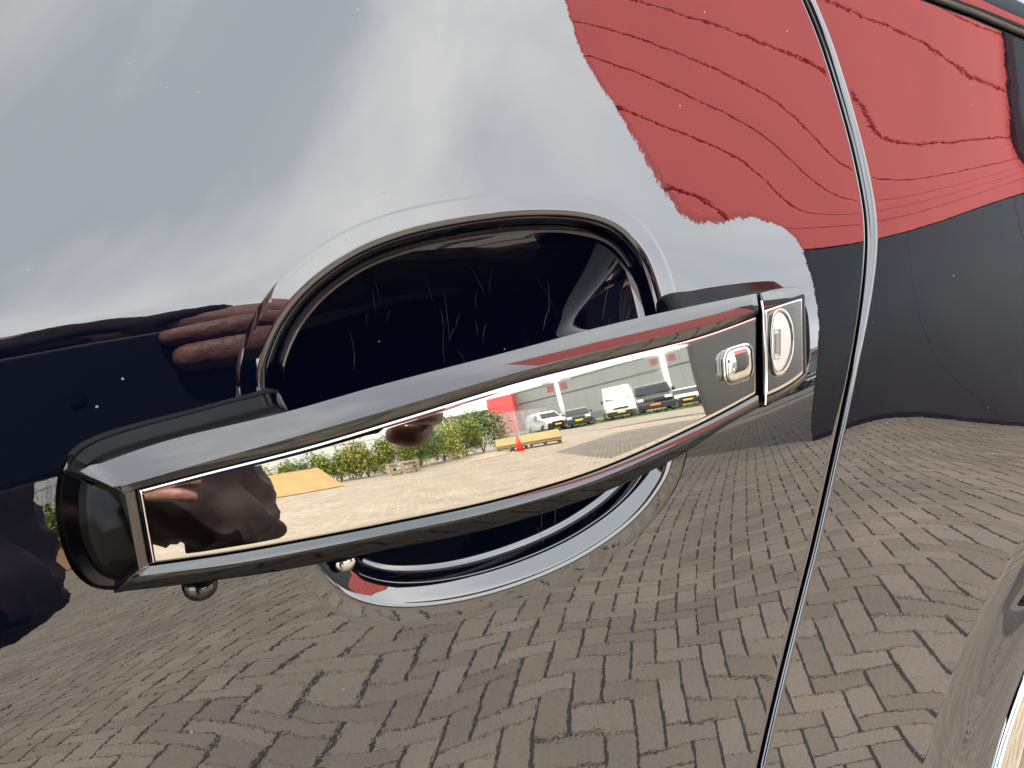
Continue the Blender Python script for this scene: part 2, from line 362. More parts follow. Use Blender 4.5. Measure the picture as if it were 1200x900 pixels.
# slide the border vertices onto the arch and onto the moulding line so that the edges are clean
Fq = Fq[okq[Fq].any(1)]
V2 = Vq.copy(); usedq = np.unique(Fq)
for i in usedq:
    if not okq[i]:
        x, y, z = Vq[i]
        if dA[i] <= ARC_R:
            v = np.array([x, z])-ARC_C; v = ARC_C+v/np.linalg.norm(v)*ARC_R; x, z = v
        if z > tz(x)-.0006: z = float(tz(x))-.0006
        V2[i] = (x, F(np.array([x]), np.array([z]))[0][0], z)
rear = cobj('rear_panel', from_py('rear_panel', V2, orient(V2, [tuple(f) for f in Fq])), PAINT)

# filler strip in the shut line, its black standing in for the shade inside
zz = np.linspace(.40, 1.28, 120); xg = xgap(zz); yg = F(xg, zz)[0]+.012
Vg = np.concatenate([np.stack([xg-.012, yg+.004, zz], -1), np.stack([xg, yg, zz], -1), np.stack([xg+.012, yg+.004, zz], -1)])
cobj('shut_line_dark_filler', from_py('shut_line_dark_filler', Vg, grid_faces(3, 120)), RUBBER)

# quarter-window moulding: a rolled strip standing proud of the panel
xm = np.linspace(TRL[0, 0]-.02, 1.1, 90); zm = tz(xm)
secs = [(0.0004, .006), (0.0004, -.0008), (.0009, -.0022), (.002, -.003), (.004, -.0033), (.012, -.0022), (.022, .0002), (.032, .0032), (.042, .0068), (.050, .012), (.054, .024)]
Vm = []
for dz, dy in secs:
    z = zm+dz; y = F(xm, zm)[0]+dy; Vm.append(np.stack([xm, y, z], -1))
Vm = np.concatenate(Vm)
cobj('quarter_window_moulding', from_py('quarter_window_moulding', Vm, orient(Vm, grid_faces(len(secs), len(xm)))), PAINT)

# chrome strip added round the wheel arch so that the corner mirrors bright paving
aa = np.linspace(R(20), R(200), 150); secs = [(.002, .004), (.0022, -.0016), (.0012, -.0028), (-.001, -.0034), (-.016, -.0042), (-.026, -.0030), (-.030, .002), (-.030, .014)]
Va = []
for dr, dy in secs:
    x = ARC_C[0]+np.cos(aa)*(ARC_R+dr); z = ARC_C[1]+np.sin(aa)*(ARC_R+dr)
    xe = ARC_C[0]+np.cos(aa)*ARC_R; ze = ARC_C[1]+np.sin(aa)*ARC_R
    Va.append(np.stack([x, F(xe, ze)[0]+dy, z], -1))
Va = np.concatenate(Va)
cobj('added_arch_moulding', from_py('added_arch_moulding', Va, orient(Va, grid_faces(len(secs), len(aa)))), CHROME)

# ------------------------------------------------------------------ door handle
HQ = (0.07372, 0.11518, 0.67173, 0.73175, 0.11052, -8.48559, -1.13347, -5.87201)
def H(x, z):                                            # front face of the handle, gently domed
    X, Z = np.asarray(x)-.03, np.asarray(z)-1.0
    a, b, rx, rz, t, c3, t2, rzx = HQ
    Xc = np.clip(X, -.12, .19)
    y = -.014+a*X+b*Z+.5*rx*X*X+.5*rz*Z*Z+t*X*Z+c3*X**3/6+t2*X*X*Z/2+rzx*X*Z*Z/2
    y = y + np.where(X > .165, 2.6*(X-.165)**2, 0)
    return y, a+rx*X+t*Z+c3*X*X/2+t2*X*Z+rzx*Z*Z/2+np.where(X > .165, 5.2*(X-.165), 0), b+rz*Z+t*X+t2*X*X/2+rzx*X*Z
def Hoff(d): return lambda x, z: (H(x, z)[0]+d, H(x, z)[1], H(x, z)[2])
def hx(p, d=0.0): return hit(p, Hoff(d), start=-.014)
handle = empty('door_handle', (0, 0, 0)); handle.parent = car; handle.matrix_parent_inverse = Matrix.Translation((0, -0.9, 0))
handle['label'] = 'black pull handle with a mirror-bright chrome strip and key lock'
def hobj(name, me, m): return obj(name, me, m, handle)

def curve_px(pts, xs):                                  # outline y(x) in the picture, smooth
    pts = np.array(pts, float); s = smooth_curve(pts, 400)
    return np.stack([xs, np.interp(xs, s[:, 0], s[:, 1])], -1)
CH_T = [(160, 574.5), (240, 553.5), (360, 523), (480, 487), (600, 450), (700, 424.5), (815, 396), (889, 370)]      # chrome top edge
CH_B = [(176, 662), (260, 650), (330, 638), (450, 615), (580, 587), (700, 551), (815, 500), (889, 461)]           # chrome bottom edge
BZ_T = [(146, 569), (230, 545), (360, 508), (480, 473), (600, 438), (700, 412), (815, 384), (889, 363)]           # front lip above the chrome
BZ_B = [(160, 676), (260, 663), (330, 651), (450, 627), (580, 599), (700, 562), (815, 510), (889, 470)]
AA = [(112, 545), (200, 515), (330, 484), (450, 450), (600, 411), (700, 384), (800, 361), (885, 344)]             # back edge of the upper bevel
DD = [(140, 694), (240, 682), (330, 669), (450, 645), (580, 618), (700, 580), (790, 538), (850, 500), (889, 478)]
def slope_from(p, base, k):                             # point on the sight line p with (y-yb) = k (z-zb)
    d = rays([p])[0]; yb, zb = base[1], base[2]
    s = (yb-CAM_POS[1]+k*(CAM_POS[2]-zb))/(d[1]-k*d[2])
    return CAM_POS+s*d
def bar(n, x0, x1):
    u = np.linspace(0, 1, n)
    def c(pts, a, b): return curve_px(pts, a+(b-a)*u)
    pt = c(BZ_T, x0[0], x1); pb = c(BZ_B, x0[1], x1); ct = c(CH_T, x0[2], x1); cb = c(CH_B, x0[3], x1); ca = c(AA, x0[4], x1-2); cd = c(DD, x0[5], x1)
    T, B = hx(pt, 0), hx(pb, 0); CT, CB = hx(ct, .0016), hx(cb, .0016)
    secs = []
    for i in range(n):
        A_ = slope_from(ca[i], T[i], 0.60); D_ = slope_from(cd[i], B[i], -0.75)
        back = 0.020
        secs.append([A_+np.array([0, back, -.006]), A_+np.array([0, back*.4, -.0012]), A_, T[i]*.97+A_*.03, T[i], CT[i]+np.array([0, 0, .0004]), CT[i]+np.array([0, .0012, 0]),
                     CB[i]+np.array([0, .0012, 0]), CB[i]+np.array([0, 0, -.0004]), B[i], D_, D_+np.array([0, back*.5, .002]), D_+np.array([0, back*.9, .006])])
    return np.array(secs)
S = bar(120, (150, 164, 160, 176, 118, 146), 889)
# left end: the bar turns round a soft corner and runs back to the door
T0 = S[0]
def end_sec(sec, dx, dy, zs=1.0):
    m = sec.mean(0); q = sec.copy(); q[:, 0] += dx; q[:, 1] += dy; q[:, 2] = m[2]+(q[:, 2]-m[2])*zs; return q
flat = T0.copy(); flat[5:9, 1] = np.interp(flat[5:9, 2], [flat[9, 2], flat[4, 2]], [flat[9, 1], flat[4, 1]]); 
zt = flat[4, 2]; ends = []
def turn(ang0, ang1, r, n, x, y):
    out = []
    for a in np.linspace(ang0, ang1, n+1)[1:]:
        out.append((x-r*(math.sin(R(a))-math.sin(R(ang0))), y+r*(math.cos(R(ang0))-math.cos(R(a))), a))
    return out
path = [(-.0030, 0., 0)]; path += turn(0, 46, .0030, 4, path[-1][0], path[-1][1])
x, y, a = path[-1]; path.append((x-.0070*math.cos(R(46)), y+.0070*math.sin(R(46)), 46)); x, y, a = path[-1]; path += turn(46, 80, .0035, 4, x, y)
x, y, a = path[-1]; path.append((x-.003, y+.022, 80))
for x, y, a in path:
    q = flat.copy(); f = min(1, a/46); q[:, 0] += x; q[:, 1] += y+.60*f*(zt-q[:, 2]); q[:, 2] = zt+(q[:, 2]-zt)*(1-.09*f)
    q[:2, 1] = np.maximum(q[:2, 1], q[4, 1]+.006); q[-3:, 1] = np.maximum(q[-3:, 1], q[9, 1]+.004)
    ends.append(q)
allS = np.concatenate([ends[::-1], S])
n, m_ = allS.shape[:2]; V = allS.reshape(-1, 3); Fc = grid_faces(n, m_)
for i in range(n-1): Fc.append((i*m_+m_-1, (i+1)*m_+m_-1, (i+1)*m_, i*m_))     # back face
Fc.append(tuple(range(m_))); Fc.append(tuple(reversed(range((n-1)*m_, n*m_))))
def outward(me):
    bm = bmesh.new(); bm.from_mesh(me); bmesh.ops.recalc_face_normals(bm, faces=bm.faces); bm.to_mesh(me); bm.free(); return me
o = hobj('grip_bar', outward(from_py('grip_bar', V, Fc)), GLOSS); bevel(o, .0007, 3, 22)
o.data.polygons.foreach_set('use_smooth', [True]*len(o.data.polygons))

def plate(name, tops, bots, nu, xs_t, xs_b, depth, edge=.0009, m=CHROME, lift=0.0):
    u = np.linspace(0, 1, nu)
    t = hx(curve_px(tops, xs_t[0]+(xs_t[1]-xs_t[0])*u), depth); b = hx(curve_px(bots, xs_b[0]+(xs_b[1]-xs_b[0])*u), depth)
    vs = []
    w = np.linalg.norm(t-b, axis=1)
    prof_ = [(0, edge), (.25, edge*.42), (.6, edge*.10), (1.0, 0)]
    L = np.concatenate([[0], np.cumsum(np.linalg.norm(np.diff(t, axis=0), axis=1))])
    for i in range(nu):
        row = []
        fr = [k*edge*1.1/w[i] for k, _ in prof_]; dd = [d for _, d in prof_]
        vv = fr+list(np.linspace(fr[-1], 1-fr[-1], 26)[1:-1])+[1-q for q in fr[::-1]]; dv = dd+[0]*24+dd[::-1]
        el = min(L[i], L[-1]-L[i])/(edge*1.1); de = edge*max(0, 1-el)**2
        for v, d in zip(vv, dv):
            p = t[i]*(1-v)+b[i]*v; y = float(H(p[0], p[2])[0])+depth-lift+max(d, de)
            row.append((p[0], y, p[2]))
        vs.append(row)
    vs = np.array(vs); nn = vs.shape[1]
    Vp = vs.reshape(-1, 3)
    return Vp, grid_faces(nu, nn)
# dense stations at both ends so that the rim rolls over
V, Fc = plate('chrome_strip', CH_T, CH_B, 330, (161, 888), (177, 888), 0.0011)
hobj('chrome_strip', from_py('chrome_strip', V, orient(V, Fc)), CHROME)

# lock cap behind the seam
xs = np.linspace(0, 1, 40)
LT = [(894, 361), (915, 355), (932, 349), (944, 344)]; LB = [(896, 468), (915, 460), (932, 449), (946, 437)]
LA = [(891, 343), (905, 339.5), (922, 336.5), (936, 336.5)]; LD = [(896, 478), (915, 468), (932, 456), (947, 442)]
T, B = hx(curve_px(LT, 894+50*xs)), hx(curve_px(LB, 896+50*xs))
secs = []
for i in range(40):
    A_ = slope_from(curve_px(LA, np.array([891+45*xs[i]]))[0], T[i], 0.60); D_ = slope_from(curve_px(LD, np.array([896+51*xs[i]]))[0], B[i], -.75)
    secs.append([A_+np.array([0, .018, -.004]), A_, T[i], T[i]*.94+B[i]*.06+np.array([0, .0002, 0]), T[i]*.06+B[i]*.94+np.array([0, .0002, 0]), B[i], D_, D_+np.array([0, .016, .004])])
secs = np.array(secs)
c1 = secs[-1].copy(); c1[:, 0] += .0016; c1[:, 1] += .0022; c1[:, 2] = c1[:, 2].mean()+(c1[:, 2]-c1[:, 2].mean())*.97
c2 = c1.copy(); c2[:, 0] += .0008; c2[:, 1] += .022
secs = np.concatenate([secs, [c1, c2]])
n, m_ = secs.shape[:2]; V = secs.reshape(-1, 3); Fc = grid_faces(n, m_)
for i in range(n-1): Fc.append((i*m_+m_-1, (i+1)*m_+m_-1, (i+1)*m_, i*m_))
Fc.append(tuple(range(m_))); Fc.append(tuple(reversed(range((n-1)*m_, n*m_))))
o = hobj('lock_cap', outward(from_py('lock_cap', V, Fc)), GLOSS); bevel(o, .0007, 3, 22)
V, Fc = plate('lock_cap_plate', [(896, 364), (915, 357.5), (932, 352), (942, 349)], [(897, 465), (915, 457), (932, 446.5), (943, 437)], 120, (897, 941), (898, 942), -.0006, .0008)
hobj('lock_cap_plate', from_py('lock_cap_plate', V, orient(V, Fc)), CHROME)
# bright edge of the seam
sm = hx([(892, 352), (894, 366), (895, 385), (896.5, 410), (897, 440), (897, 466), (896.5, 474)], -.0004); sm = smooth_curve(sm, 40)
def ribbon(P, w, h):                                    # small raised bead along a line on the handle face
    vs = []
    for k in range(7):
        a = math.pi*k/6; vs.append(P+np.array([math.cos(a)*w, -math.sin(a)*h, 0]))
    V = np.concatenate(vs); return V, orient(V, grid_faces(7, len(P)))
V, Fc = ribbon(sm, .0005, .0008); hobj('seam_bead', from_py('seam_bead', V, Fc), CHROME)
# key lock: oval disc, raised ring, slot
def oval(px, d_levels, nseg=64):
    pc = np.array(px).mean(0); ring = smooth_curve(px, nseg, closed=True); V = []
    for k, d in d_levels:
        V.append(hx(pc+(ring-pc)*k, d))
    V = np.concatenate(V); nl = len(d_levels); Fc = []
    for i in range(nl-1):
        for j in range(nseg): Fc.append((i*nseg+j, i*nseg+(j+1) % nseg, (i+1)*nseg+(j+1) % nseg, (i+1)*nseg+j))
    Fc.append(tuple((nl-1)*nseg+j for j in range(nseg)))
    return V, Fc
LOCK = [(907, 366), (915, 361), (923, 366), (929, 380), (931, 398), (929, 418), (922, 434), (914, 441), (908, 438), (904, 420), (903, 400), (904, 381)]
V, Fc = oval(LOCK, [(1.0, -.0004), (1.0, -.0016), (.97, -.0021), (.92, -.0022), (.88, -.0018), (.86, -.0010)])
hobj('lock_ring', outward(from_py('lock_ring', V, Fc)), CHROME)
LOCK2 = [(908, 370), (914, 366), (920, 371), (925, 383), (927, 398), (925, 414), (919, 429), (913, 436), (908, 433), (905, 418), (904.5, 400), (905.5, 383)]
V, Fc = oval(LOCK2, [(1.0, -.0008), (1.0, -.0022), (.96, -.0026), (.90, -.0027), (.3, -.0028)])
hobj('lock_cylinder', outward(from_py('lock_cylinder', V, Fc)), SILVER)
def rrect(px4, r=.25, n=6):
    P = np.array(px4, float); out = []
    for i in range(4):
        a, b, c_ = P[i-1], P[i], P[(i+1) % 4]
        p, q = b+(a-b)*r, b+(c_-b)*r
        for t in np.linspace(0, 1, n): out.append((1-t)**2*p+2*t*(1-t)*b+t*t*q)
    return np.array(out)
def pad(px, d_levels):
    pc = np.array(px).mean(0); n = len(px); V = np.concatenate([hx(pc+(np.array(px)-pc)*k, d) for k, d in d_levels]); Fc = []
    for i in range(len(d_levels)-1):
        for j in range(n): Fc.append((i*n+j, i*n+(j+1) % n, (i+1)*n+(j+1) % n, (i+1)*n+j))
    Fc.append(tuple((len(d_levels)-1)*n+j for j in range(n)))
    return V, Fc
V, Fc = pad(rrect([(908.6, 388), (914.6, 386.5), (914.6, 416), (908.6, 418)], .12, 3), [(1.25, -.0029), (1.2, -.0033), (1.06, -.0033), (1.0, -.0020), (.9, -.0019)])
hobj('key_slot_rim', outward(from_py('key_slot_rim', V, Fc, smooth=False)), SILVER)
V, Fc = pad(rrect([(909.4, 391), (913.8, 390), (913.8, 413.5), (909.4, 414.5)], .12, 3), [(1.0, -.0030), (.96, -.0034)])
hobj('key_slot', outward(from_py('key_slot', V, Fc, smooth=False)), mat('slot_shadow_metal', (.10, .097, .085), .5, metal=.3))
# release button, a rounded chrome cushion
V, Fc = pad(rrect([(849, 411), (881, 402), (883, 441), (851, 452)], .34, 8), [(1.12, .0009), (1.10, .0004), (1.02, .0004), (.99, -.0006), (.96, -.0017), (.88, -.0025), (.74, -.0029), (.5, -.0031), (.2, -.0032)])
hobj('release_button', outward(from_py('release_button', V, Fc)), CHROME)

# mounts: pads standing on the door under both ends, with a rubber seal
def Foff(d): return lambda x, z: (F(x, z)[0]+d, F(x, z)[1], F(x, z)[2])
def mount(name, px, px_top, lift, m, foot=.002):
    n = 120; lo = smooth_curve(hit(px), n, closed=True); hi = smooth_curve(hit(px_top, Foff(-lift)), n, closed=True)
    def al(C_):                                          # start both rings at the same side
        c_ = C_.mean(0); k = int(np.argmin(np.arctan2(C_[:, 2]-c_[2], C_[:, 0]-c_[0]))); return np.roll(C_, -k, 0)
    lo, hi = al(lo), al(hi)
    if np.dot(np.cross(lo[0]-lo.mean(0), lo[9]-lo.mean(0)), np.cross(hi[0]-hi.mean(0), hi[9]-hi.mean(0))) < 0: hi = hi[::-1]
    V = [lo+np.array([0, .0015, 0]), lo+np.array([0, -foot, 0]), (lo*.97+hi*.03)+np.array([0, -foot, 0]), lo*.5+hi*.5, hi]
    V = np.concatenate(V); Fc = []
    for i in range(4):
        for j in range(n): Fc.append((i*n+j, i*n+(j+1) % n, (i+1)*n+(j+1) % n, (i+1)*n+j))
    Fc.append(tuple(4*n+j for j in range(n)))
    return hobj(name, outward(from_py(name, V, Fc)), m)
LEFTB = [(326, 460), (285, 467), (225, 483), (160, 500), (112, 516), (86, 535), (74, 562), (73, 605), (84, 648), (102, 676), (128, 686), (180, 680), (250, 664), (318, 640), (330, 600), (334, 540), (333, 490)]
LEFTT = [(340, 488), (290, 499), (225, 516), (165, 532), (128, 546), (112, 562), (106, 590), (110, 630), (124, 662), (145, 676), (180, 672), (250, 660), (330, 645), (342, 620), (344, 570), (343, 520)]
mount('seal', [(322, 456), (285, 463), (225, 479), (158, 496), (108, 512), (79, 532), (67, 562), (66, 607), (77, 652), (96, 680), (126, 691), (182, 685), (252, 669), (318, 648), (330, 605), (334, 540), (331, 480)],
      [(323, 459), (285, 466), (225, 482), (159, 499), (111, 515), (84, 535), (72, 563), (71, 606), (82, 649), (100, 676), (127, 686.5), (182, 680), (252, 664), (317, 643), (328, 603), (331, 540), (329, 484)], .0009, MOUNT, .0004)
mount('front_mount', LEFTB, LEFTT, .034, MOUNT)
mount('rear_mount', [(772, 352), (815, 340), (860, 333), (898, 329.5), (908, 333), (922, 343), (936, 352), (943, 375), (943, 425), (925, 445), (890, 466), (840, 488), (806, 470), (784, 410)],
      [(792, 378), (830, 368), (870, 357), (900, 349), (920, 347), (934, 352), (939, 372), (938, 425), (922, 442), (890, 462), (842, 486), (812, 470), (796, 420), (792, 396)], .026, MOUNT, .003)
# small stop buffer and a fixing screw under the front end
def dome(name, px, r, m, h=1.0):
    P = hit([px])[0]; y, gx, gz = F(np.array([P[0]]), np.array([P[2]])); nv = Vector((gx[0], -1, gz[0])).normalized()
    bm = bmesh.new(); bmesh.ops.create_uvsphere(bm, u_segments=24, v_segments=14, radius=r, matrix=Matrix.Translation(P+np.array(nv)*r*.3) @ nv.to_track_quat('Z', 'Y').to_matrix().to_4x4() @ Matrix.Diagonal((1.15, 1, h, 1)))
    return hobj(name, bm_mesh(name, bm, True), m)
dome('stop_buffer', (234, 686), .0052, GLOSS, 1.3)
dome('fixing_screw', (404, 659), .0036, CHROME, .6)

# fine scratches that finger nails left in the grab recess (on the rings of the bowl)
from mathutils.bvhtree import BVHTree
cup_tree = BVHTree.FromPolygons([tuple(v) for v in Vc], [tuple(map(int, f)) for f in list(Fcup)+list(Ftri)])
SV, SF = [], []
for k in range(36):
    p0 = np.array([random.uniform(395, 750), random.uniform(345, 445)]) if k < 25 else np.array([random.uniform(450, 700), random.uniform(610, 670)])
    ln = random.uniform(14, 66); an = R(random.gauss(97, 14)); bend = random.uniform(-.4, .4); line = []
    for t in np.linspace(0, 1, 8):
        p = p0+np.array([math.cos(an+bend*t), -math.sin(an+bend*t)])*ln*t
        h = cup_tree.ray_cast(Vector(CAM_POS), Vector(rays([p])[0]))
        if h[0] is None: continue
        line.append(np.array(h[0]+h[1]*(.00006 if h[1].y < 0 else -.00006)))
    if len(line) < 4: continue
    b = len(SV); wdt = random.uniform(.00004, .00010)
    for i, p in enumerate(line):
        q = wdt*math.sin(math.pi*(i+.4)/(len(line)-.2)); SV += [p-CAM_R*q, p+CAM_R*q]
    SF += [(b+2*i, b+2*i+1, b+2*i+3, b+2*i+2) for i in range(len(line)-1)]
if SF:
    o = obj('nail_scratches', from_py('nail_scratches', SV, SF), mat('scratched_lacquer', (.016, .018, .024), .45), door)
    o['kind'] = 'stuff'

# ------------------------------------------------------------------ the rest of the car, beyond the picture
def loft(name, xs, prof, m):
    V = []; nx = len(xs)
    for x in xs: V += [(x, y, z) for y, z in prof]
    return cobj(name, from_py(name, V, grid_faces(nx, len(prof))), m)
xw = np.linspace(-2.35, -.94, 24); zz = np.linspace(.36, 1.10, 40); V = []
for x in xw:
    y = F(np.full(40, min(x, -.94)), zz)[0] + .18*max(0, (-1.6-x)/.75)**2.5
    V.append(np.stack([np.full(40, x), y, zz], -1))
V = np.concatenate(V); cobj('front_wing', from_py('front_wing', V, orient(V, grid_faces(24, 40))), PAINT)
yt = float(F(np.array([.0]), np.array([1.27]))[0][0])
loft('sill', np.linspace(-1.7, .40, 12), [(-.005, .41), (-.012, .38), (-.004, .33), (.03, .30), (.09, .29)], GLOSS)
loft('side_window', np.linspace(-1.02, .296, 10), [(yt+.015, 1.262), (yt+.10, 1.40), (yt+.19, 1.55), (yt+.25, 1.645)], GLASS)
xq = np.linspace(.30, 1.42, 40); zq = tz(xq)+.052; yq = F(xq, tz(xq))[0]+.020
V = np.concatenate([np.stack([xq, yq, zq], -1), np.stack([xq, np.full(40, yt+.02), np.full(40, 1.268)], -1), np.stack([xq, np.full(40, yt+.26), np.full(40, 1.648)], -1)])
cobj('quarter_window', from_py('quarter_window', V, orient(V, grid_faces(3, 40))), GLASS)
rx = np.linspace(-.75, 1.35, 14); prof_r = [(yt+.235, 1.62), (yt+.262, 1.665), (yt+.33, 1.705), (yt+.55, 1.735), (.95, 1.745), (1.9-yt-.55, 1.735), (1.9-yt-.33, 1.705), (1.9-yt-.24, 1.62)]
loft('roof', rx, prof_r, PAINT)
loft('far_side', np.linspace(-2.2, 1.6, 8), [(1.9-yt, 1.26), (1.88, 1.05), (1.90, .8), (1.88, .36), (1.78, .30)], PAINT)
loft('far_window', np.linspace(-1.0, 1.25, 6), [(1.9-yt-.015, 1.26), (1.9-yt-.25, 1.64)], GLASS)
bm = bmesh.new(); box(bm, (-.4, .95, .42), (3.7, 1.55, .16)); cobj('floor_pan', bm_mesh('floor_pan', bm), RUBBER)
V = []
for x, z0 in zip(np.linspace(-2.4, -1.25, 10), np.linspace(.86, 1.08, 10)):
    for t in np.linspace(0, 1, 11):
        y = .08+t*1.74; V.append((x-.12*math.sin(math.pi*t), y, z0+.07*math.sin(math.pi*t)**.6))
cobj('bonnet', from_py('bonnet', V, grid_faces(10, 11)), PAINT)
V = [(-1.27, .16, 1.08), (-1.27, 1.74, 1.08), (-.74, 1.42, 1.65), (-.74, .48, 1.65)]; cobj('windscreen', from_py('windscreen', V, [(0, 1, 2, 3)]), GLASS)
V = [(1.50, .2, 1.22), (1.50, 1.7, 1.22), (1.34, 1.42, 1.66), (1.34, .48, 1.66)]; cobj('rear_window', from_py('rear_window', V, [(0, 1, 2, 3)]), GLASS)
bm = bmesh.new(); box(bm, (1.53, .95, .78), (.10, 1.74, .90)); o = cobj('tailgate', bm_mesh('tailgate', bm), PAINT); bevel(o, .04, 3)
bm = bmesh.new(); box(bm, (-2.44, .95, .58), (.16, 1.60, .52)); o = cobj('front_bumper', bm_mesh('front_bumper', bm), PAINT); bevel(o, .06, 3)
TYRE = mat('tyre_rubber', (.018, .018, .019), .75, var=.2, vscale=30); RIM = mat('alloy_rim', (.45, .45, .46), .3, metal=.9)
def wheel(name, loc, r, w, parent, inv=None, seg=32):
    prof_ = [(.62, -.5), (.66, -.52), (.9, -.5), (.985, -.40), (1.0, -.25), (1.0, .25), (.985, .40), (.9, .5), (.66, .52), (.62, .5)]
    V = []
    for k in range(seg):
        a = 2*math.pi*k/seg
        for rr, ww in prof_: V.append((math.cos(a)*rr*r, ww*w, math.sin(a)*rr*r))
    t = obj(name, from_py('tyre', V, grid_faces(seg, len(prof_), True)), TYRE, parent); t.location = loc
    if inv is not None: t.matrix_parent_inverse = inv
    bm = bmesh.new(); rot = Matrix.Rotation(R(90), 4, 'X')
    cyl(bm, (0, 0, 0), r*.20, r*.20, w*.86, 14, rot)
    for k in range(5):
        a = 2*math.pi*k/5; box(bm, (math.cos(a)*r*.36, -w*.34, math.sin(a)*r*.36), (r*.56, w*.12, r*.15), Matrix.Rotation(-a, 4, 'Y'))
    cyl(bm, (0, w*.1, 0), r*.63, r*.63, w*.3, 24, rot)
    obj('rim', bm_mesh('rim', bm), RIM, t)
    return t
INV = Matrix.Translation((0, -.9, 0))
for wx in (ARC_C[0], -1.78):
    for wy in (.165, 1.735): wheel('wheel', (wx, wy, .36), .36, .22, car, INV)

# ------------------------------------------------------------------ ground: one base sheet, herringbone clinker paving laid on it
def ground_mat(name, c0, c1, attr):
    m, n, l, b = principled(name); b.inputs['Roughness'].default_value = .88
    tc = n.new('ShaderNodeTexCoord'); gm = n.new('ShaderNodeNewGeometry')
    nz = n.new('ShaderNodeTexNoise'); nz.inputs['Scale'].default_value = 140; nz.inputs['Detail'].default_value = 6; nz.inputs['Roughness'].default_value = .7
    nb = n.new('ShaderNodeTexNoise'); nb.inputs['Scale'].default_value = 1.1; nb.inputs['Detail'].default_value = 5
    l.new(gm.outputs['Position'], nz.inputs['Vector']); l.new(gm.outputs['Position'], nb.inputs['Vector'])
    ri = n.new('ShaderNodeNewGeometry')
    rp = n.new('ShaderNodeValToRGB'); rp.color_ramp.elements[0].color = c0+(1,); rp.color_ramp.elements[1].color = c1+(1,)
    if attr == 'island': src = ri.outputs['Random Per Island']
    elif attr == 'object': src = n.new('ShaderNodeObjectInfo').outputs['Random']
    else: src = nb.outputs['Fac']
    l.new(src, rp.inputs[0])
    r2 = n.new('ShaderNodeValToRGB'); r2.color_ramp.elements[0].position = .32; r2.color_ramp.elements[1].position = .68
    r2.color_ramp.elements[0].color = (.60, .60, .60, 1); r2.color_ramp.elements[1].color = (1.18, 1.17, 1.14, 1)
    l.new(nz.outputs['Fac'], r2.inputs[0])
    r3 = n.new('ShaderNodeValToRGB'); r3.color_ramp.elements[0].position = .3; r3.color_ramp.elements[1].position = .7
    r3.color_ramp.elements[0].color = (.80, .80, .81, 1); r3.color_ramp.elements[1].color = (1.08, 1.06, 1.02, 1); l.new(nb.outputs['Fac'], r3.inputs[0])
    m1 = n.new('ShaderNodeMix'); m1.data_type = 'RGBA'; m1.blend_type = 'MULTIPLY'; m1.inputs[0].default_value = 1
    m2 = n.new('ShaderNodeMix'); m2.data_type = 'RGBA'; m2.blend_type = 'MULTIPLY'; m2.inputs[0].default_value = 1
    l.new(rp.outputs[0], m1.inputs[6]); l.new(r2.outputs[0], m1.inputs[7]); l.new(m1.outputs[2], m2.inputs[6]); l.new(r3.outputs[0], m2.inputs[7])
    l.new(m2.outputs[2], b.inputs['Base Color'])
    bp = n.new('ShaderNodeBump'); bp.inputs['Distance'].default_value = .0015; l.new(nz.outputs['Fac'], bp.inputs['Height']); l.new(bp.outputs[0], b.inputs['Normal'])
    return m
B0, B1 = (.285, .238, .182), (.385, .325, .252)
BRICK_I, BRICK_O = ground_mat('clinker_brick', B0, B1, 'island'), ground_mat('clinker_brick_single', B0, B1, 'object')
JOINT = ground_mat('joint_sand', (.034, .029, .023), (.085, .072, .056), 'noise'); FAR = ground_mat('distant_clinker_paving', (.215, .182, .140), (.30, .255, .20), 'noise')
gv = [(-400, -400, -.014), (400, -400, -.014), (400, 400, -.014), (-400, 400, -.014)]
ground = tag(obj('ground', from_py('ground', gv, [(0, 1, 2, 3)], False), FAR), kind='structure')
ROT = 0.64983; UB = .0900
ca, sa = math.cos(ROT), math.sin(ROT)
pav = tag(obj('pavement', from_py('pavement', [(-9, -28, -.0018), (24, -28, -.0018), (24, 5, -.0018), (-9, 5, -.0018)], [(0, 1, 2, 3)], False), JOINT), kind='structure')
iu, iv = np.meshgrid(np.arange(-375, 375), np.arange(-375, 375), indexing='ij'); iu, iv = iu.ravel(), iv.ravel()
k4 = (iu-iv) % 4
hmask, vmask = k4 == 0, k4 == 3
bu = np.concatenate([iu[hmask]+1.0, iu[vmask]+.5])*UB; bv = np.concatenate([iv[hmask]+.5, iv[vmask]+1.0])*UB
bo = np.concatenate([np.zeros(hmask.sum()), np.ones(vmask.sum())])
bx_, by_ = bu*ca+bv*sa, bu*sa-bv*ca
ok = (bx_ > -8.9) & (bx_ < 23.9) & (by_ > -27.9) & (by_ < 4.9) & ((by_ > -2) & (bx_ < 3.5) & (bx_ > -3.5) | (by_ < 1.0))
bx_, by_, bo = bx_[ok], by_[ok], bo[ok]
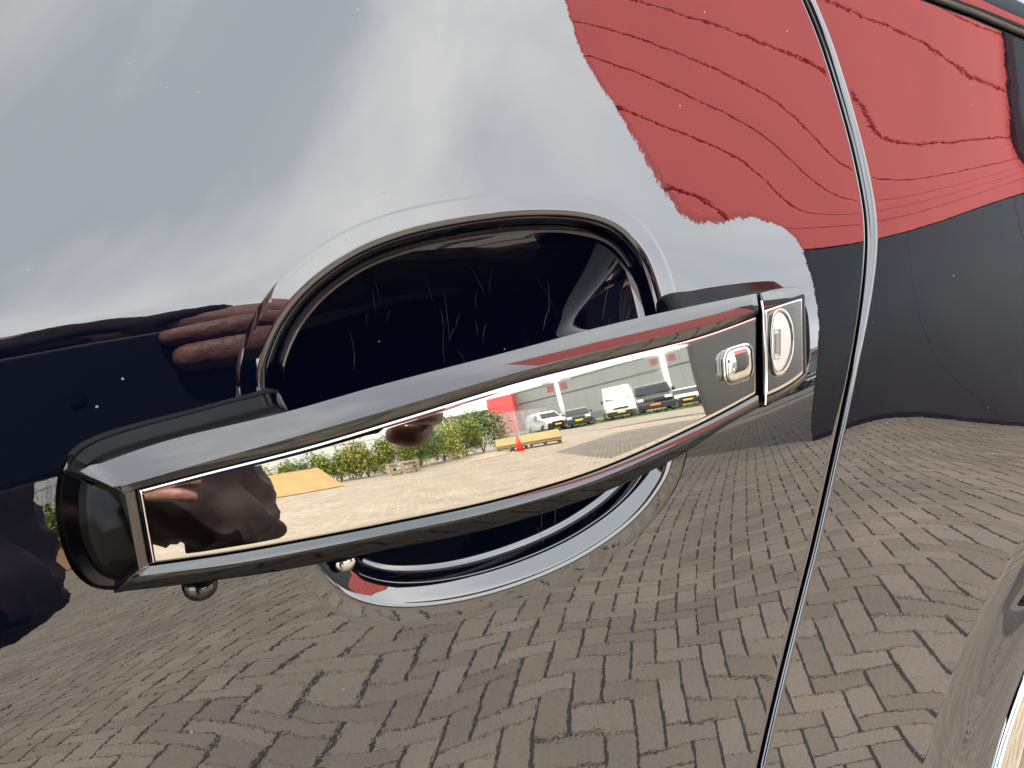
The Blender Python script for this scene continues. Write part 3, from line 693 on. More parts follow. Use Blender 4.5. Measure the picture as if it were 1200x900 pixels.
# one brick: chamfered top, sides down to the joint
hl, hw, ch = UB-.0047, UB/2-.0047, .0012
tv = np.array([(-hl+ch, -hw+ch, 0), (hl-ch, -hw+ch, 0), (hl-ch, hw-ch, 0), (-hl+ch, hw-ch, 0), (-hl, -hw, -.0010), (hl, -hw, -.0010), (hl, hw, -.0010), (-hl, hw, -.0010), (-hl, -hw, -.013), (hl, -hw, -.013), (hl, hw, -.013), (-hl, hw, -.013)])
tf = [(0, 1, 2, 3)]+[(i, i+4, (i+1) % 4+4, (i+1) % 4) for i in range(4)]+[(i+4, i+8, (i+1) % 4+8, (i+1) % 4+4) for i in range(4)]
tf = [f[::-1] if i else f for i, f in enumerate(tf)]
order = np.argsort(np.hypot(bx_-.8, (by_+1.9)*.85)); near, rest = order[:300], order[300:]
bmesh_one = [from_py('brick', tv*np.array([1-.004*k, 1-.007*k, 1]), tf, False) for k in range(3)]
for q in bmesh_one: q.materials.append(BRICK_O)
for q, i in enumerate(near):
    o = bpy.data.objects.new('brick', bmesh_one[q % 3]); C.objects.link(o); o.parent = pav
    o.location = (bx_[i]+rng.normal(0, .0007), by_[i]+rng.normal(0, .0007), abs(rng.normal(0, .0006)))
    o.rotation_euler = (rng.normal(0, .004), rng.normal(0, .004), (ROT if bo[i] == 0 else ROT+math.pi/2)+rng.normal(0, .006))
nb_ = len(rest); angr = ROT+bo[rest]*math.pi/2+rng.normal(0, .006, nb_); cr, sr = np.cos(angr), np.sin(angr)
tl = rng.normal(0, .004, (nb_, 2)); zz_ = np.abs(rng.normal(0, .0006, nb_))
vx = tv[None, :, 0]*cr[:, None]-tv[None, :, 1]*sr[:, None]+bx_[rest][:, None]; vy = tv[None, :, 0]*sr[:, None]+tv[None, :, 1]*cr[:, None]+by_[rest][:, None]
vz = tv[None, :, 2]+zz_[:, None]+tv[None, :, 0]*tl[:, :1]+tv[None, :, 1]*tl[:, 1:]
Vb = np.stack([vx, vy, vz], -1).reshape(-1, 3).astype(np.float32)
fa = np.array(tf, np.int32); Fb = (fa[None]+(np.arange(nb_)*12)[:, None, None]).reshape(-1, 4)
me = bpy.data.meshes.new('brick_field'); me.vertices.add(len(Vb)); me.vertices.foreach_set('co', Vb.ravel())
me.loops.add(Fb.size); me.loops.foreach_set('vertex_index', Fb.ravel().astype(np.int32)); me.polygons.add(len(Fb)); me.polygons.foreach_set('loop_start', np.arange(0, Fb.size, 4, dtype=np.int32))
me.update(calc_edges=True); me.polygons.foreach_set('use_smooth', [False]*len(Fb)); o = obj('brick_field', me, BRICK_I, pav); o['kind'] = 'stuff'

# ------------------------------------------------------------------ red hall beside the yard: dark glossy plinth, red sandwich panels
BX, BY, BPHI = 6.30, -6.80, 1.46571; BL, ZB, PH, ZA = 5.85, 3.65, .3375, .332
fd = Vector((math.sin(BPHI), -math.cos(BPHI), 0)); fn = Vector((-fd.y, fd.x, 0)); fn = fn if fn.y > 0 else -fn
hall = empty('red_hall', (BX, BY, 0)); tag(hall, 'tall hall with red panel cladding above a dark glossy plinth', 'building')
RED = mat('red_cladding', (.82, .145, .125), .38, var=.08, vscale=.8); DKRED = mat('dark_red_joint', (.035, .006, .006), .7)
BLK = mat('anthracite_gloss_panel', (.026, .024, .021), .24, ior=1.6, var=.25, vscale=.9); BLK2 = mat('black_panel', (.012, .012, .013), .35, var=.2, vscale=1.5)
def wallbox(name, m, a0, a1, z0, z1, depth, parent, proud=0.0, hall_o=hall, bev=0):
    bm = bmesh.new(); c_ = fd*((a0+a1)/2)+fn*(proud-depth/2); box(bm, (c_.x, c_.y, (z0+z1)/2), (a1-a0, depth, z1-z0), Matrix.Rotation(math.atan2(fd.y, fd.x), 4, 'Z'))
    o = obj(name, bm_mesh(name, bm), m, parent)
    if bev: bevel(o, bev, 2)
    return o
SK = Vector((math.sin(R(49)), -math.cos(R(49)), 0))*8.0                # the end wall runs off obliquely
def prism(name, m, a0, a1, z0, z1, inset):
    q = [fd*a0-fn*inset, fd*a1-fn*inset, fd*a1+SK, fd*a0+SK]
    V = [(p.x, p.y, z0) for p in q]+[(p.x, p.y, z1) for p in q]
    return obj(name, outward(from_py(name, V, [(0, 1, 2, 3), (4, 5, 6, 7), (0, 1, 5, 4), (1, 2, 6, 5), (2, 3, 7, 6), (3, 0, 4, 7)], False)), m, hall)
prism('core', DKRED, .02, BL-.02, ZB+.02, 14.0, .03)
prism('plinth_core', BLK2, .03, BL+9, 0, ZB, .05)
prism('black_stair_tower', BLK2, BL+.12, BL+9, ZB, 14.6, .0)
z = ZB; k = 0
edges_z = [ZB]+[ZB+ZA+PH*i for i in range(0, 30) if ZB+ZA+PH*i < 14.0]+[14.0]
for z0, z1 in zip(edges_z[:-1], edges_z[1:]):
    bm = bmesh.new(); rot = Matrix.Rotation(math.atan2(fd.y, fd.x), 4, 'Z'); c_ = fd*(BL/2)+fn*(-.02)
    o = wallbox('cladding_panel', RED, 0, BL, z0+.0045, z1-.0045, .04, hall, .02, bev=.006); bm.free()
for a0, a1 in ((0, 2.75), (2.75, 5.6), (5.6, 9.4), (9.4, 14.2)):
    wallbox('plinth_panel', BLK, a0+.002, a1-.002, .06, ZB-.015, .05, hall, .025, bev=.003)
wallbox('corner_trim', DKRED, BL-.02, BL+.16, ZB, 14.2, .2, hall, .06)

# ------------------------------------------------------------------ far grey hall with a red end bay, pale buildings to its left
def at(az, dist, z=0.0): a = R(az); return Vector((.05+math.sin(a)*dist, -math.cos(a)*dist, z))
GREY = mat('grey_profiled_cladding', (.235, .255, .245), .55, var=.06, vscale=.3); GREYD = mat('grey_flashing', (.13, .14, .135), .6); PALE = mat('pale_fascia', (.55, .54, .50), .7)
def block(name, p, q, depth, h, m, label=None, cat=None, parent=None, z0=0.0):
    d = (q-p); L = d.length; d.normalize(); nv = Vector((d.y, -d.x, 0)); nv = nv if nv.y < 0 else -nv
    c_ = (p+q)/2+nv*depth/2
    bm = bmesh.new(); box(bm, (0, 0, (h+z0)/2), (L, depth, h-z0)); o = obj(name, bm_mesh(name, bm), m, parent)
    rz = math.atan2(d.y, d.x)
    if parent is None: o.location = (c_.x, c_.y, 0); o.rotation_euler = (0, 0, rz)
    return o, c_, rz, L
def building(name, p, q, depth, h, m, label):
    d = (q-p); L = d.length; rz = math.atan2(d.y, d.x); root = empty(name, ((p.x+q.x)/2, (p.y+q.y)/2, 0), rz); tag(root, label, 'building')
    bm = bmesh.new(); box(bm, (0, -depth/2, h/2), (L, depth, h)); obj('wall', bm_mesh('wall', bm), m, root)
    return root, L
def slab(name, root, m, x0, x1, z0, z1, t=.06, y=0.0):
    bm = bmesh.new(); box(bm, ((x0+x1)/2, y+t/2-.01, (z0+z1)/2), (x1-x0, t, z1-z0)); return obj(name, bm_mesh(name, bm), m, root)
g, L = building('grey_hall', at(29.45, 100), at(46, 80), 30, 6.3, GREYD, 'long grey clad hall behind the parked vehicles')
nb = 22
for i in range(nb): slab('cladding_sheet', g, GREY, -L/2+i*L/nb+.01, -L/2+(i+1)*L/nb-.01, .9, 4.15, .08); slab('cladding_sheet', g, GREY, -L/2+i*L/nb+.01, -L/2+(i+1)*L/nb-.01, 4.35, 6.2, .08)
slab('base_course', g, GREYD, -L/2, L/2, 0, .88, .12); slab('roof_edge', g, PALE, -L/2, L/2, 6.21, 6.45, .2)
g, L = building('red_bay', at(27.1, 98), at(29.4, 97), 12, 6.1, mat('red_bay_wall', (.55, .07, .07), .6), 'red end bay left of the long grey hall')
for i in range(4): slab('wall_panel', g, mat('red_bay_panel', (.60, .075, .075), .5) if i == 0 else bpy.data.materials['red_bay_panel'], -L/2+.02, L/2-.02, .1+i*1.42, 1.48+i*1.42, .06)
g, L = building('yellow_shed', at(19.5, 92), at(27.0, 92), 14, 3.6, mat('yellow_render', (.62, .55, .28), .8), 'low yellow building with a dark flat roof behind the fence')
slab('roof_edge', g, mat('brown_roof_edge', (.16, .12, .10), .7), -L/2-.2, L/2+.2, 3.6, 4.3, .3)
for i in range(5): slab('window', g, GLASS, -L/2+.9+i*1.9, -L/2+1.9+i*1.9, 1.2, 2.5, .05)
g, L = building('pale_warehouse', at(-9, 62), at(20.5, 70), 16, 3.0, mat('pale_render', (.50, .49, .46), .8), 'long pale low warehouse behind the bushes')
for i in range(8): slab('wall_panel', g, mat('pale_panel', (.56, .55, .52), .7) if i == 0 else bpy.data.materials['pale_panel'], -L/2+i*L/8+.05, -L/2+(i+1)*L/8-.05, .3, 2.9, .06)

# grass verge on which the vehicles stand
def verge(pts, name='grass_verge', n=5200, h=.13):
    bm = bmesh.new(); vs = [bm.verts.new((p.x, p.y, .012)) for p in pts]; bm.faces.new(vs); base = bm_mesh(name, bm)
    P = [np.array((p.x, p.y)) for p in pts]; V = []; Fs = []
    for i in range(n):
        u, v = random.random(), random.random(); a = P[0]*(1-u)+P[1]*u; b = P[3]*(1-u)+P[2]*u; c_ = a*(1-v)+b*v
        hh = h*random.uniform(.4, 1.5); an = random.uniform(0, 6.28); dx, dy = math.cos(an)*.035, math.sin(an)*.035; k = len(V)
        V += [(c_[0]-dx, c_[1]-dy, .01), (c_[0]+dx, c_[1]+dy, .01), (c_[0]+random.gauss(0, .05), c_[1]+random.gauss(0, .05), hh)]; Fs.append((k, k+1, k+2))
    GR = mat('grass_blades', (.085, .14, .022), .7, var=.35, vscale=.8)
    soil = tag(obj('verge_soil', base, mat('verge_soil_green', (.06, .085, .025), .9)), kind='structure')
    return tag(obj(name, from_py(name, V, Fs, False), GR), kind='stuff')
verge([at(28, 53), at(46, 55), at(46, 70), at(28, 68)])

# ------------------------------------------------------------------ parked vehicles (they face the yard)
YEL = mat('yellow_number_plate', (.75, .52, .04), .5); ORG = mat('orange_number_plate', (.75, .18, .03), .5); LAMP = mat('headlamp_glass', (.75, .76, .76), .08, ior=1.5); TAIL = mat('tail_lamp_red', (.35, .02, .02), .15); TRIM = mat('vehicle_black_trim', (.02, .02, .021), .45)
def vehicle(name, az, dist, yaw, prof, w, body, label, glass_z, plate=YEL, lamps=LAMP, bumper=True, roof_in=.12, grp='vehicles parked in front of the grey hall', wr=.33, scale=1.0):
    p = at(az, dist); root = empty(name, (p.x, p.y, 0), R(yaw+180)); root.scale = (scale,)*3
    # side outline (y forward is -y), lofted over the width, narrower towards the roof
    zmax = max(z for _, z in prof); V = []; ws = (-1, -.97, -.86, 0, .86, .97, 1); npf = len(prof)
    for s in ws:
        for y, z in prof:
            t = max(0, (z-glass_z)/(zmax-glass_z)); k = 1-roof_in*t
            zz = z-(0.05 if abs(s) == 1 else .012 if abs(s) > .9 else 0)*(1 if z > .6*zmax else 0)
            yy = y+(0.07*abs(s)**3 if y < -1.0 else 0)
            V.append((s*k*w/2, yy, zz))
    Fs = grid_faces(len(ws), npf)+[(i*npf+npf-1, (i+1)*npf+npf-1, (i+1)*npf, i*npf) for i in range(len(ws)-1)]
    Fs += [tuple(range(npf)), tuple(reversed(range((len(ws)-1)*npf, len(ws)*npf)))]
    o = obj('body', outward(from_py('body', V, Fs, False)), body, root); bevel(o, .03, 2, 25)
    yf = min(y for y, _ in prof); yr = max(y for y, _ in prof)
    gl = [(y, z) for y, z in prof if z >= glass_z-.001]; g0 = min(gl, key=lambda q: q[0]); top = [q for q in gl if q[1] > zmax-.12]; g1 = min(top, key=lambda q: q[0])
    k1 = 1-roof_in*.96; off = .012; n_ = Vector((0, -(g1[1]-g0[1]), (g1[0]-g0[0]))).normalized()
    if n_.y > 0: n_ = -n_
    def gp(sx, t): return (sx*w/2*.88*(1-roof_in*t), g0[0]+(g1[0]-g0[0])*t+n_.y*off, g0[1]+(g1[1]-g0[1])*t+n_.z*off)
    obj('windscreen', from_py('windscreen', [gp(-1, .06), gp(1, .06), gp(.97, .93), gp(-.97, .93)], [(0, 1, 2, 3)], False), GLASS, root)
    for s in (-1, 1):
        yb = g0[0]+.35; x_ = s*(w/2*(1-roof_in*.45))
        obj('side_window', from_py('side_window', [(s*(w/2+.004), yb, glass_z+.05), (s*(w/2+.004), yb+1.05, glass_z+.05), (s*(w/2*(1-roof_in*.8)+.006), yb+1.0, zmax-.2), (s*(w/2*(1-roof_in*.8)+.006), yb+(g1[0]-g0[0])*.8, zmax-.2)], [(0, 1, 2, 3)], False), GLASS, root)
        bm = bmesh.new(); box(bm, (0, 0, 0), (.36, .06, .17)); h = obj('headlight', bm_mesh('headlight', bm), lamps, root); h.location = (s*(w/2-.25), yf+.03, .78 if zmax < 1.8 else .95); bevel(h, .02)
        bm = bmesh.new(); box(bm, (0, 0, 0), (.17, .10, .26 if zmax > 1.8 else .15)); mi = obj('mirror', bm_mesh('mirror', bm), TRIM if zmax > 1.8 else body, root); mi.location = (s*(w/2+.10), g0[0]+.3, glass_z+.12); bevel(mi, .03)
        for wy in (yf+.85, yr-.85): wheel('wheel', (s*(w/2-.10), wy, wr), wr, .22, root, seg=20)
    if bumper:
        bm = bmesh.new(); box(bm, (0, 0, 0), (w*.97, .14, .38)); b_ = obj('bumper', bm_mesh('bumper', bm), TRIM, root); b_.location = (0, yf+.03, .46); bevel(b_, .04)
    bm = bmesh.new(); box(bm, (0, 0, 0), (w*.5, .05, .14)); gr = obj('grille', bm_mesh('grille', bm), TRIM, root); gr.location = (0, yf+.01, .72 if zmax < 1.8 else .86)
    bm = bmesh.new(); box(bm, (0, 0, 0), (.52, .03, .12)); pl = obj('number_plate', bm_mesh('number_plate', bm), plate, root); pl.location = (0, yf-.06, .55)
    tag(root, label, 'van' if zmax > 1.8 else 'car', grp)
    return root
VAN = [(-2.55, .30), (-2.62, .55), (-2.58, .95), (-2.35, 1.18), (-1.75, 1.42), (-1.15, 2.50), (-.85, 2.62), (2.5, 2.62), (2.58, 2.4), (2.58, .32)]
PANELV = [(-2.35, .28), (-2.42, .55), (-2.36, .98), (-2.05, 1.12), (-1.45, 1.28), (-.75, 1.92), (-.45, 1.99), (2.3, 1.96), (2.42, 1.7), (2.42, .30)]
HATCH = [(-2.0, .25), (-2.06, .5), (-2.0, .78), (-1.75, .90), (-1.0, .99), (-.25, 1.42), (.1, 1.47), (1.35, 1.45), (1.75, 1.1), (2.02, .95), (2.05, .3)]
MPV = [(-2.05, .26), (-2.12, .5), (-2.04, .82), (-1.75, .98), (-1.15, 1.12), (-.45, 1.62), (-.05, 1.72), (1.7, 1.68), (2.05, 1.3), (2.12, .9), (2.1, .3)]
WHITE = mat('white_vehicle_paint', (.78, .78, .76), .25, var=.02); BLACKV = mat('black_vehicle_paint', (.018, .019, .02), .12, ior=1.6); SILV = mat('silver_vehicle_paint', (.62, .63, .62), .3, var=.02)
vehicle('silver_mpv', 31.75, 55, 8, MPV, 1.8, SILV, 'silver people carrier standing beside the fence and the first lamp post', 1.10, scale=1.0)
vehicle('dark_hatchback', 34.3, 53, 33, HATCH, 1.78, BLACKV, 'small black hatchback between the silver car and the white van', .98, scale=1.0)
vehicle('white_van', 37.45, 57, 37, VAN, 2.0, WHITE, 'tall white panel van with black bumper', 1.42, scale=1.0, wr=.36)
vehicle('black_van', 39.65, 58, 39, PANELV, 1.95, BLACKV, 'black van with an orange number plate right of the white van', 1.26, plate=ORG, scale=1.14, wr=.35)
vehicle('white_hatchback', 41.45, 61, 41, HATCH, 1.8, WHITE, 'white car half hidden behind the corner of the red hall', .98)

# lamp posts
PW = mat('painted_lamp_post', (.72, .71, .68), .5); SG = mat('dull_red_sign', (.20, .075, .07), .6)
def lamp_post(az, dist, h, label):
    p = at(az, dist); root = empty('lamp_post', (p.x, p.y, 0), R(az)); tag(root, label, 'lamp post', 'lamp posts along the verge')
    bm = bmesh.new(); cyl(bm, (0, 0, h/2), .22, .15, h, 14); obj('pole', bm_mesh('pole', bm, True), PW, root)
    bm = bmesh.new(); box(bm, (0, 0, h+.05), (2.3, .16, .14)); obj('cross_arm', bm_mesh('cross_arm', bm), PW, root)
    for s in (-1, 1):
        bm = bmesh.new(); box(bm, (s*.75, 0, h+.22), (.75, .4, .2)); o = obj('floodlight', bm_mesh('floodlight', bm), PW, root); bevel(o, .04)
        bm = bmesh.new(); box(bm, (s*.55, 0, h-.5), (.55, .05, .6)); obj('sign_board', bm_mesh('sign_board', bm), SG, root)
lamp_post(33.3, 57, 4.15, 'pale lamp post with two small red boards behind the silver car')
lamp_post(40.7, 67, 4.85, 'pale lamp post with two small red boards rising behind the black van')

# wire fence: posts, rails and upright wires
def fence(p, q, h, n, label):
    d = q-p; L = d.length; root = empty('wire_fence', p, math.atan2(d.y, d.x)); tag(root, label, 'fence')
    GV = mat('galvanised_steel', (.42, .43, .43), .5, metal=.4) if 'galvanised_steel' not in bpy.data.materials else bpy.data.materials['galvanised_steel']
    for i in range(n+1):
        bm = bmesh.new(); box(bm, (i*L/n, 0, h/2), (.09, .09, h)); obj('post', bm_mesh('post', bm), GV, root)
    for z in (.12, h*.5, h-.06):
        bm = bmesh.new(); box(bm, (L/2, .06, z), (L, .035, .05)); obj('rail', bm_mesh('rail', bm), GV, root)
    V, Fs = [], []; m_ = int(L/.11)
    for i in range(m_):
        x = (i+.5)*L/m_; k = len(V); V += [(x-.009, .085, .05), (x+.009, .085, .05), (x+.009, .085, h), (x-.009, .085, h), (x-.009, .097, .05), (x+.009, .097, .05), (x+.009, .097, h), (x-.009, .097, h)]
        Fs += [(k, k+1, k+2, k+3), (k+4, k+7, k+6, k+5), (k, k+3, k+7, k+4), (k+1, k+5, k+6, k+2)]
    o = obj('wires', from_py('wires', V, Fs, False), GV, root); o['kind'] = 'stuff'
fence(at(-8, 29), at(22.5, 38), 1.8, 12, 'grey wire fence running behind the bushes')
fence(at(22.8, 38), at(32, 60), 2.2, 10, 'grey wire fence in front of the red bay, ending at the silver car')

# bushes
LEAF = [mat('bush_leaf_a', (.17, .21, .036), .55, var=.4, vscale=2.5), mat('bush_leaf_b', (.095, .16, .036), .55, var=.4, vscale=2.5), mat('bush_leaf_c', (.23, .245, .045), .55, var=.35, vscale=2.5)]
BARK = mat('bush_stem', (.10, .075, .05), .9)
def bush(az, dist, w, h, n, mt, label, seed):
    rg = random.Random(seed); p = at(az, dist); root = empty('bush', (p.x, p.y, 0)); tag(root, label, 'bush', 'bushes along the fence')
    V, Fs = [], []; lobes = [(rg.uniform(-.42, .42)*w, rg.uniform(-.3, .3)*w, rg.uniform(.25, .78)*h, rg.uniform(.22, .40)*min(w, h)) for _ in range(11)]
    for i in range(n):
        cx, cy, cz, r = rg.choice(lobes); a, b = rg.uniform(0, 6.28), math.acos(rg.uniform(-1, 1)); rr = r*rg.uniform(.35, 1.08)
        x, y, z = cx+math.sin(b)*math.cos(a)*rr, cy+math.sin(b)*math.sin(a)*rr, cz+math.cos(b)*rr*1.15
        if z < .03: continue
        s = rg.uniform(.035, .085); u = Vector((rg.gauss(0, 1), rg.gauss(0, 1), rg.gauss(0, .8))).normalized(); v = u.orthogonal().normalized()*s*.45; u = u*s; c_ = Vector((x, y, z)); k = len(V)
        V += [c_-u, c_+v, c_+u, c_-v]; Fs.append((k, k+1, k+2, k+3))
    obj('foliage', from_py('foliage', V, Fs, False), mt, root)
    for j in range(5):
        bm = bmesh.new(); a = rg.uniform(0, 6.28); l = h*rg.uniform(.5, .8); t = Matrix.Rotation(rg.uniform(-.4, .4), 4, 'X') @ Matrix.Rotation(rg.uniform(-.5, .5), 4, 'Y')
        cyl(bm, t @ Vector((0, 0, l/2)), .022, .008, l, 7, t); obj('stem', bm_mesh('stem', bm), BARK, root)
bushes = [(5.6, 24, 1.8, 1.20, 2200, 0, 'low bush at the left end, right behind the plywood sheets'), (8.6, 23.5, 1.9, 1.30, 2400, 1, 'second bush from the left, behind the edge of the plywood'), (11.6, 22.5, 2.1, 1.38, 3000, 0, 'broad bush between plywood and pallets'), (14.4, 22.5, 2.0, 1.46, 3000, 2, 'yellowish bush left of the pallets'), (17.0, 23, 2.1, 1.46, 3000, 0, 'bush standing right behind the wooden pallets'), (19.6, 24, 2.1, 1.5, 3000, 1, 'bush to the right of the pallets'), (22.0, 26, 2.2, 1.7, 3200, 2, 'lush pale bush left of the tall dark one'), (24.2, 28, 2.0, 1.95, 3400, 0, 'bush beside the tall dark bush'), (25.8, 29.5, 1.9, 2.35, 3800, 1, 'tallest dark bush, at the right end by the timber stack'), (31.2, 78, 1.5, 3.4, 500, 2, 'small tree-like bush in front of the grey hall')]
for i, (az, dist, w, h, n, mi, lab) in enumerate(bushes): bush(az, dist, w, h, n, LEAF[mi], lab, 100+i)

# plywood sheets, pallets, timber stack, planks, cone
PLY = mat('plywood_sheet', (.36, .20, .072), .65, var=.16, vscale=1.6); PLY2 = mat('yellow_formwork_sheet', (.30, .22, .075), .6, var=.1, vscale=2.0); WOOD = mat('weathered_pallet_wood', (.34, .27, .19), .85, var=.3, vscale=5)
def sheet_obj(name, p, q, h, lean, m, label, grp=None):
    d = q-p; L = d.length; rz = math.atan2(d.y, d.x); root_z = 0
    bm = bmesh.new(); box(bm, (L/2, 0, h/2), (L, .018, h)); bmesh.ops.rotate(bm, verts=bm.verts, cent=(0, 0, 0), matrix=Matrix.Rotation(lean, 3, 'X'))
    o = obj(name, bm_mesh(name, bm), m); o.location = (p.x, p.y, .02); o.rotation_euler = (0, 0, rz); tag(o, label, 'board', grp); return o
sheet_obj('plywood_sheet', at(4.85, 17.4), at(11.7, 18.6), 1.55, R(62), PLY, 'large orange plywood sheet lying tilted in front of the bushes', 'plywood sheets by the bushes')
sheet_obj('plywood_sheet', at(1.0, 17.4), at(4.75, 17.4), 1.5, R(63), PLY, 'paler narrow plywood sheet left of the large one', 'plywood sheets by the bushes')
def pallet(loc, rz, label):
    root = empty('pallet', loc, rz); tag(root, label, 'pallet', 'wooden pallets')
    def pc(name, c_, s):
        bm = bmesh.new(); box(bm, c_, s); obj(name, bm_mesh(name, bm), WOOD, root)
    for i in range(5): pc('top_board', (0, -.35+i*.175, .133), (1.2, .12, .022))
    for i in range(3): pc('bottom_board', (0, -.35+i*.35, .011), (1.2, .10, .022))
    for i in range(3): pc('cross_board', (-.53+i*.53, 0, .111), (.12, .8, .022))
    for i in range(3):
        for j in range(3): pc('block', (-.53+i*.53, -.35+j*.35, .061), (.12, .10, .078))
pp = at(17.85, 20.8)
for i, lab in enumerate(('bottom', 'middle', 'top')): pallet((pp.x+.02*i, pp.y+.01*i, .146*i), R(14+3*i), lab+' pallet of the three stacked in front of the bushes')
sp = at(29.6, 25.6); srz = R(30)
pallet((sp.x-.45, sp.y-.3, 0), srz, 'pallet under the left half of the yellow sheets'); pallet((sp.x+.62, sp.y+.4, 0), srz, 'pallet under the right half of the yellow sheets')
for i in range(4):
    bm = bmesh.new(); box(bm, (0, 0, 0), (2.5, 1.25, .021)); o = obj('formwork_sheet', bm_mesh('formwork_sheet', bm), PLY2); o.location = (sp.x+.08+random.uniform(-.03, .03), sp.y+.05, .34+i*.024); o.rotation_euler = (R(-13), 0, srz+random.uniform(-.02, .02))
    o.rotation_mode = 'XYZ'; tag(o, ['lowest', 'second', 'third', 'topmost'][i]+' yellow formwork sheet of the stack on pallets', 'board', 'stack of yellow formwork sheets')
for i, (a0, d0, a1, d1, z) in enumerate([(24.0, 21.2, 27.6, 22.7, .03), (24.6, 22.4, 28.0, 23.6, .03), (24.8, 23.6, 28.0, 24.6, .05), (25.4, 24.6, 28.2, 25.4, .06)]):
    p, q = at(a0, d0), at(a1, d1); d = q-p; bm = bmesh.new(); box(bm, (d.length/2, 0, 0), (d.length, .16, .05)); o = obj('plank', bm_mesh('plank', bm), mat('pale_timber', (.55, .47, .36), .8, var=.2) if i == 0 else bpy.data.materials['pale_timber'])
    o.location = (p.x, p.y, z); o.rotation_euler = (0, 0, math.atan2(d.y, d.x)); tag(o, ['frontmost', 'second', 'third', 'rearmost'][i]+' timber plank lying left of the traffic cone', 'plank', 'timber planks on the paving')
cp = at(29.05, 23.8); root = empty('traffic_cone', (cp.x, cp.y, 0)); tag(root, 'orange traffic cone standing in front of the yellow sheets', 'traffic cone')
CONE = mat('cone_orange', (.78, .06, .02), .5)
bm = bmesh.new(); cyl(bm, (0, 0, .32), .15, .03, .60, 24); obj('cone_body', bm_mesh('cone_body', bm, True), CONE, root)
bm = bmesh.new(); box(bm, (0, 0, .015), (.36, .36, .03)); obj('base', bm_mesh('base', bm), CONE, root)

# ------------------------------------------------------------------ the photographer, holding the phone the picture is taken with
SKIN = mat('skin', (.25, .12, .095), .5, var=.22, vscale=45, bump=.002, bscale=120); SHIRT = mat('maroon_shirt', (.015, .0058, .0064), .85, var=.25, vscale=9, bump=.01, bscale=8); TROU = mat('dark_trousers', (.014, .016, .022), .85, var=.2, vscale=12); HAIR = mat('brown_hair', (.045, .028, .018), .6); SHOE = mat('black_shoe', (.012, .012, .012), .5)
def skinned(name, chains, m, parent, sub=2):
    verts, edges, rad, roots = [], [], [], []
    idx = {}
    for ch in chains:
        prev = None
        for k, (p, r) in enumerate(ch):
            key = tuple(round(c_, 5) for c_ in p)
            if key not in idx:
                idx[key] = len(verts); verts.append(p); rad.append(r if isinstance(r, tuple) else (r, r))
                if prev is None: roots.append(idx[key])
            if prev is not None: edges.append((prev, idx[key]))
            prev = idx[key]
    me = bpy.data.meshes.new(name); me.from_pydata(verts, edges, []); me.update()
    o = obj(name, me, m, parent); o.modifiers.new('skin', 'SKIN'); s = o.modifiers.new('smooth', 'SUBSURF'); s.levels = sub; s.render_levels = sub
    if not me.skin_vertices:
        bpy.context.view_layer.objects.active = o
        me.attributes  # the modifier adds its layer on evaluation
    lay = me.skin_vertices[0].data if len(me.skin_vertices) else None
    if lay is None:
        bm = bmesh.new(); bm.from_mesh(me); bm.verts.layers.skin.verify(); bm.to_mesh(me); bm.free(); lay = me.skin_vertices[0].data
    for i, r in enumerate(rad): lay[i].radius = r; lay[i].use_root = i in roots
    o.modifiers['skin'].use_smooth_shade = True
    return o
per = empty('person', (-.36, -.95, 0.0)); tag(per, 'person in a maroon shirt leaning forward with a phone held out in one hand', 'person')
def W(*p): return (p[0]+.36, p[1]+.95, p[2])                # world to the person's own origin
def WB(x, y, z): return W(x, y+.17, z)                     # trunk, head and legs stand a little nearer than the arms were first laid out
pelvis, belly, chest, neck = WB(-.38, -.93, .93), WB(-.36, -.93, 1.08), WB(-.33, -.90, 1.25), WB(-.31, -.84, 1.41)
hd0, hd1, hd2 = WB(-.305, -.82, 1.48), WB(-.30, -.795, 1.565), WB(-.305, -.805, 1.65)
shR, shL = WB(-.20, -.95, 1.26), WB(-.47, -.86, 1.32)
elR, elL = W(.37, -.60, 1.115), W(-.46, -.64, 1.02)
wrR, wrL = W(.225, -.375, 1.085), W(-.19, -.51, 1.01)
pmR, pmL = W(.168, -.305, 1.054), W(-.115, -.465, 1.012)
body = [[(pelvis, (.13, .11)), (belly, (.13, .11)), (chest, (.15, .12)), (neck, .055), (hd0, (.06, .07)), (hd1, (.078, .095)), (hd2, (.062, .078))],
        [(chest, .15), (shR, .062), (elR, .042), (wrR, .027)], [(chest, .15), (shL, .062), (elL, .042), (wrL, .027)]]
for s, kx in ((-1, -.50), (1, -.28)):
    hip = WB(-.38+s*.09, -.93, .88)
    body.append([(pelvis, .13), (hip, .085), (WB(kx, -.96, .50), .058), (WB(kx+s*.01, -1.0, .10), .042), (WB(kx+s*.02, -.88, .045), .038)])
for i, z in enumerate((1.075, 1.057, 1.034, 1.015)):        # right hand: fingers closed round the end of the phone
    x2, x3 = ((.100, .044), (.104, .050), (.128, .106), (.132, .112))[i]; rr = (1.55, 1.60, 1, .95)[i]
    body.append([(W(.158, -.298, z), .0100), (W(.164, -.278, z), .0100), (W(.150, -.2570, z+.001), .0094), (W(x2, -.2540, z+.003), .0095*rr), (W(x3, -.2590, z+.002), .0060*rr)])
body.append([(wrR, .027), (W(.190, -.338, 1.066), (.030, .020)), (W(.170, -.308, 1.048), (.036, .018)), (W(.160, -.294, 1.044), (.034, .013))])
body.append([(W(.166, -.318, 1.024), .013), (W(.158, -.302, 1.004), .0125), (W(.146, -.288, .999), .0108), (W(.120, -.2835, 1.008), .0088)])
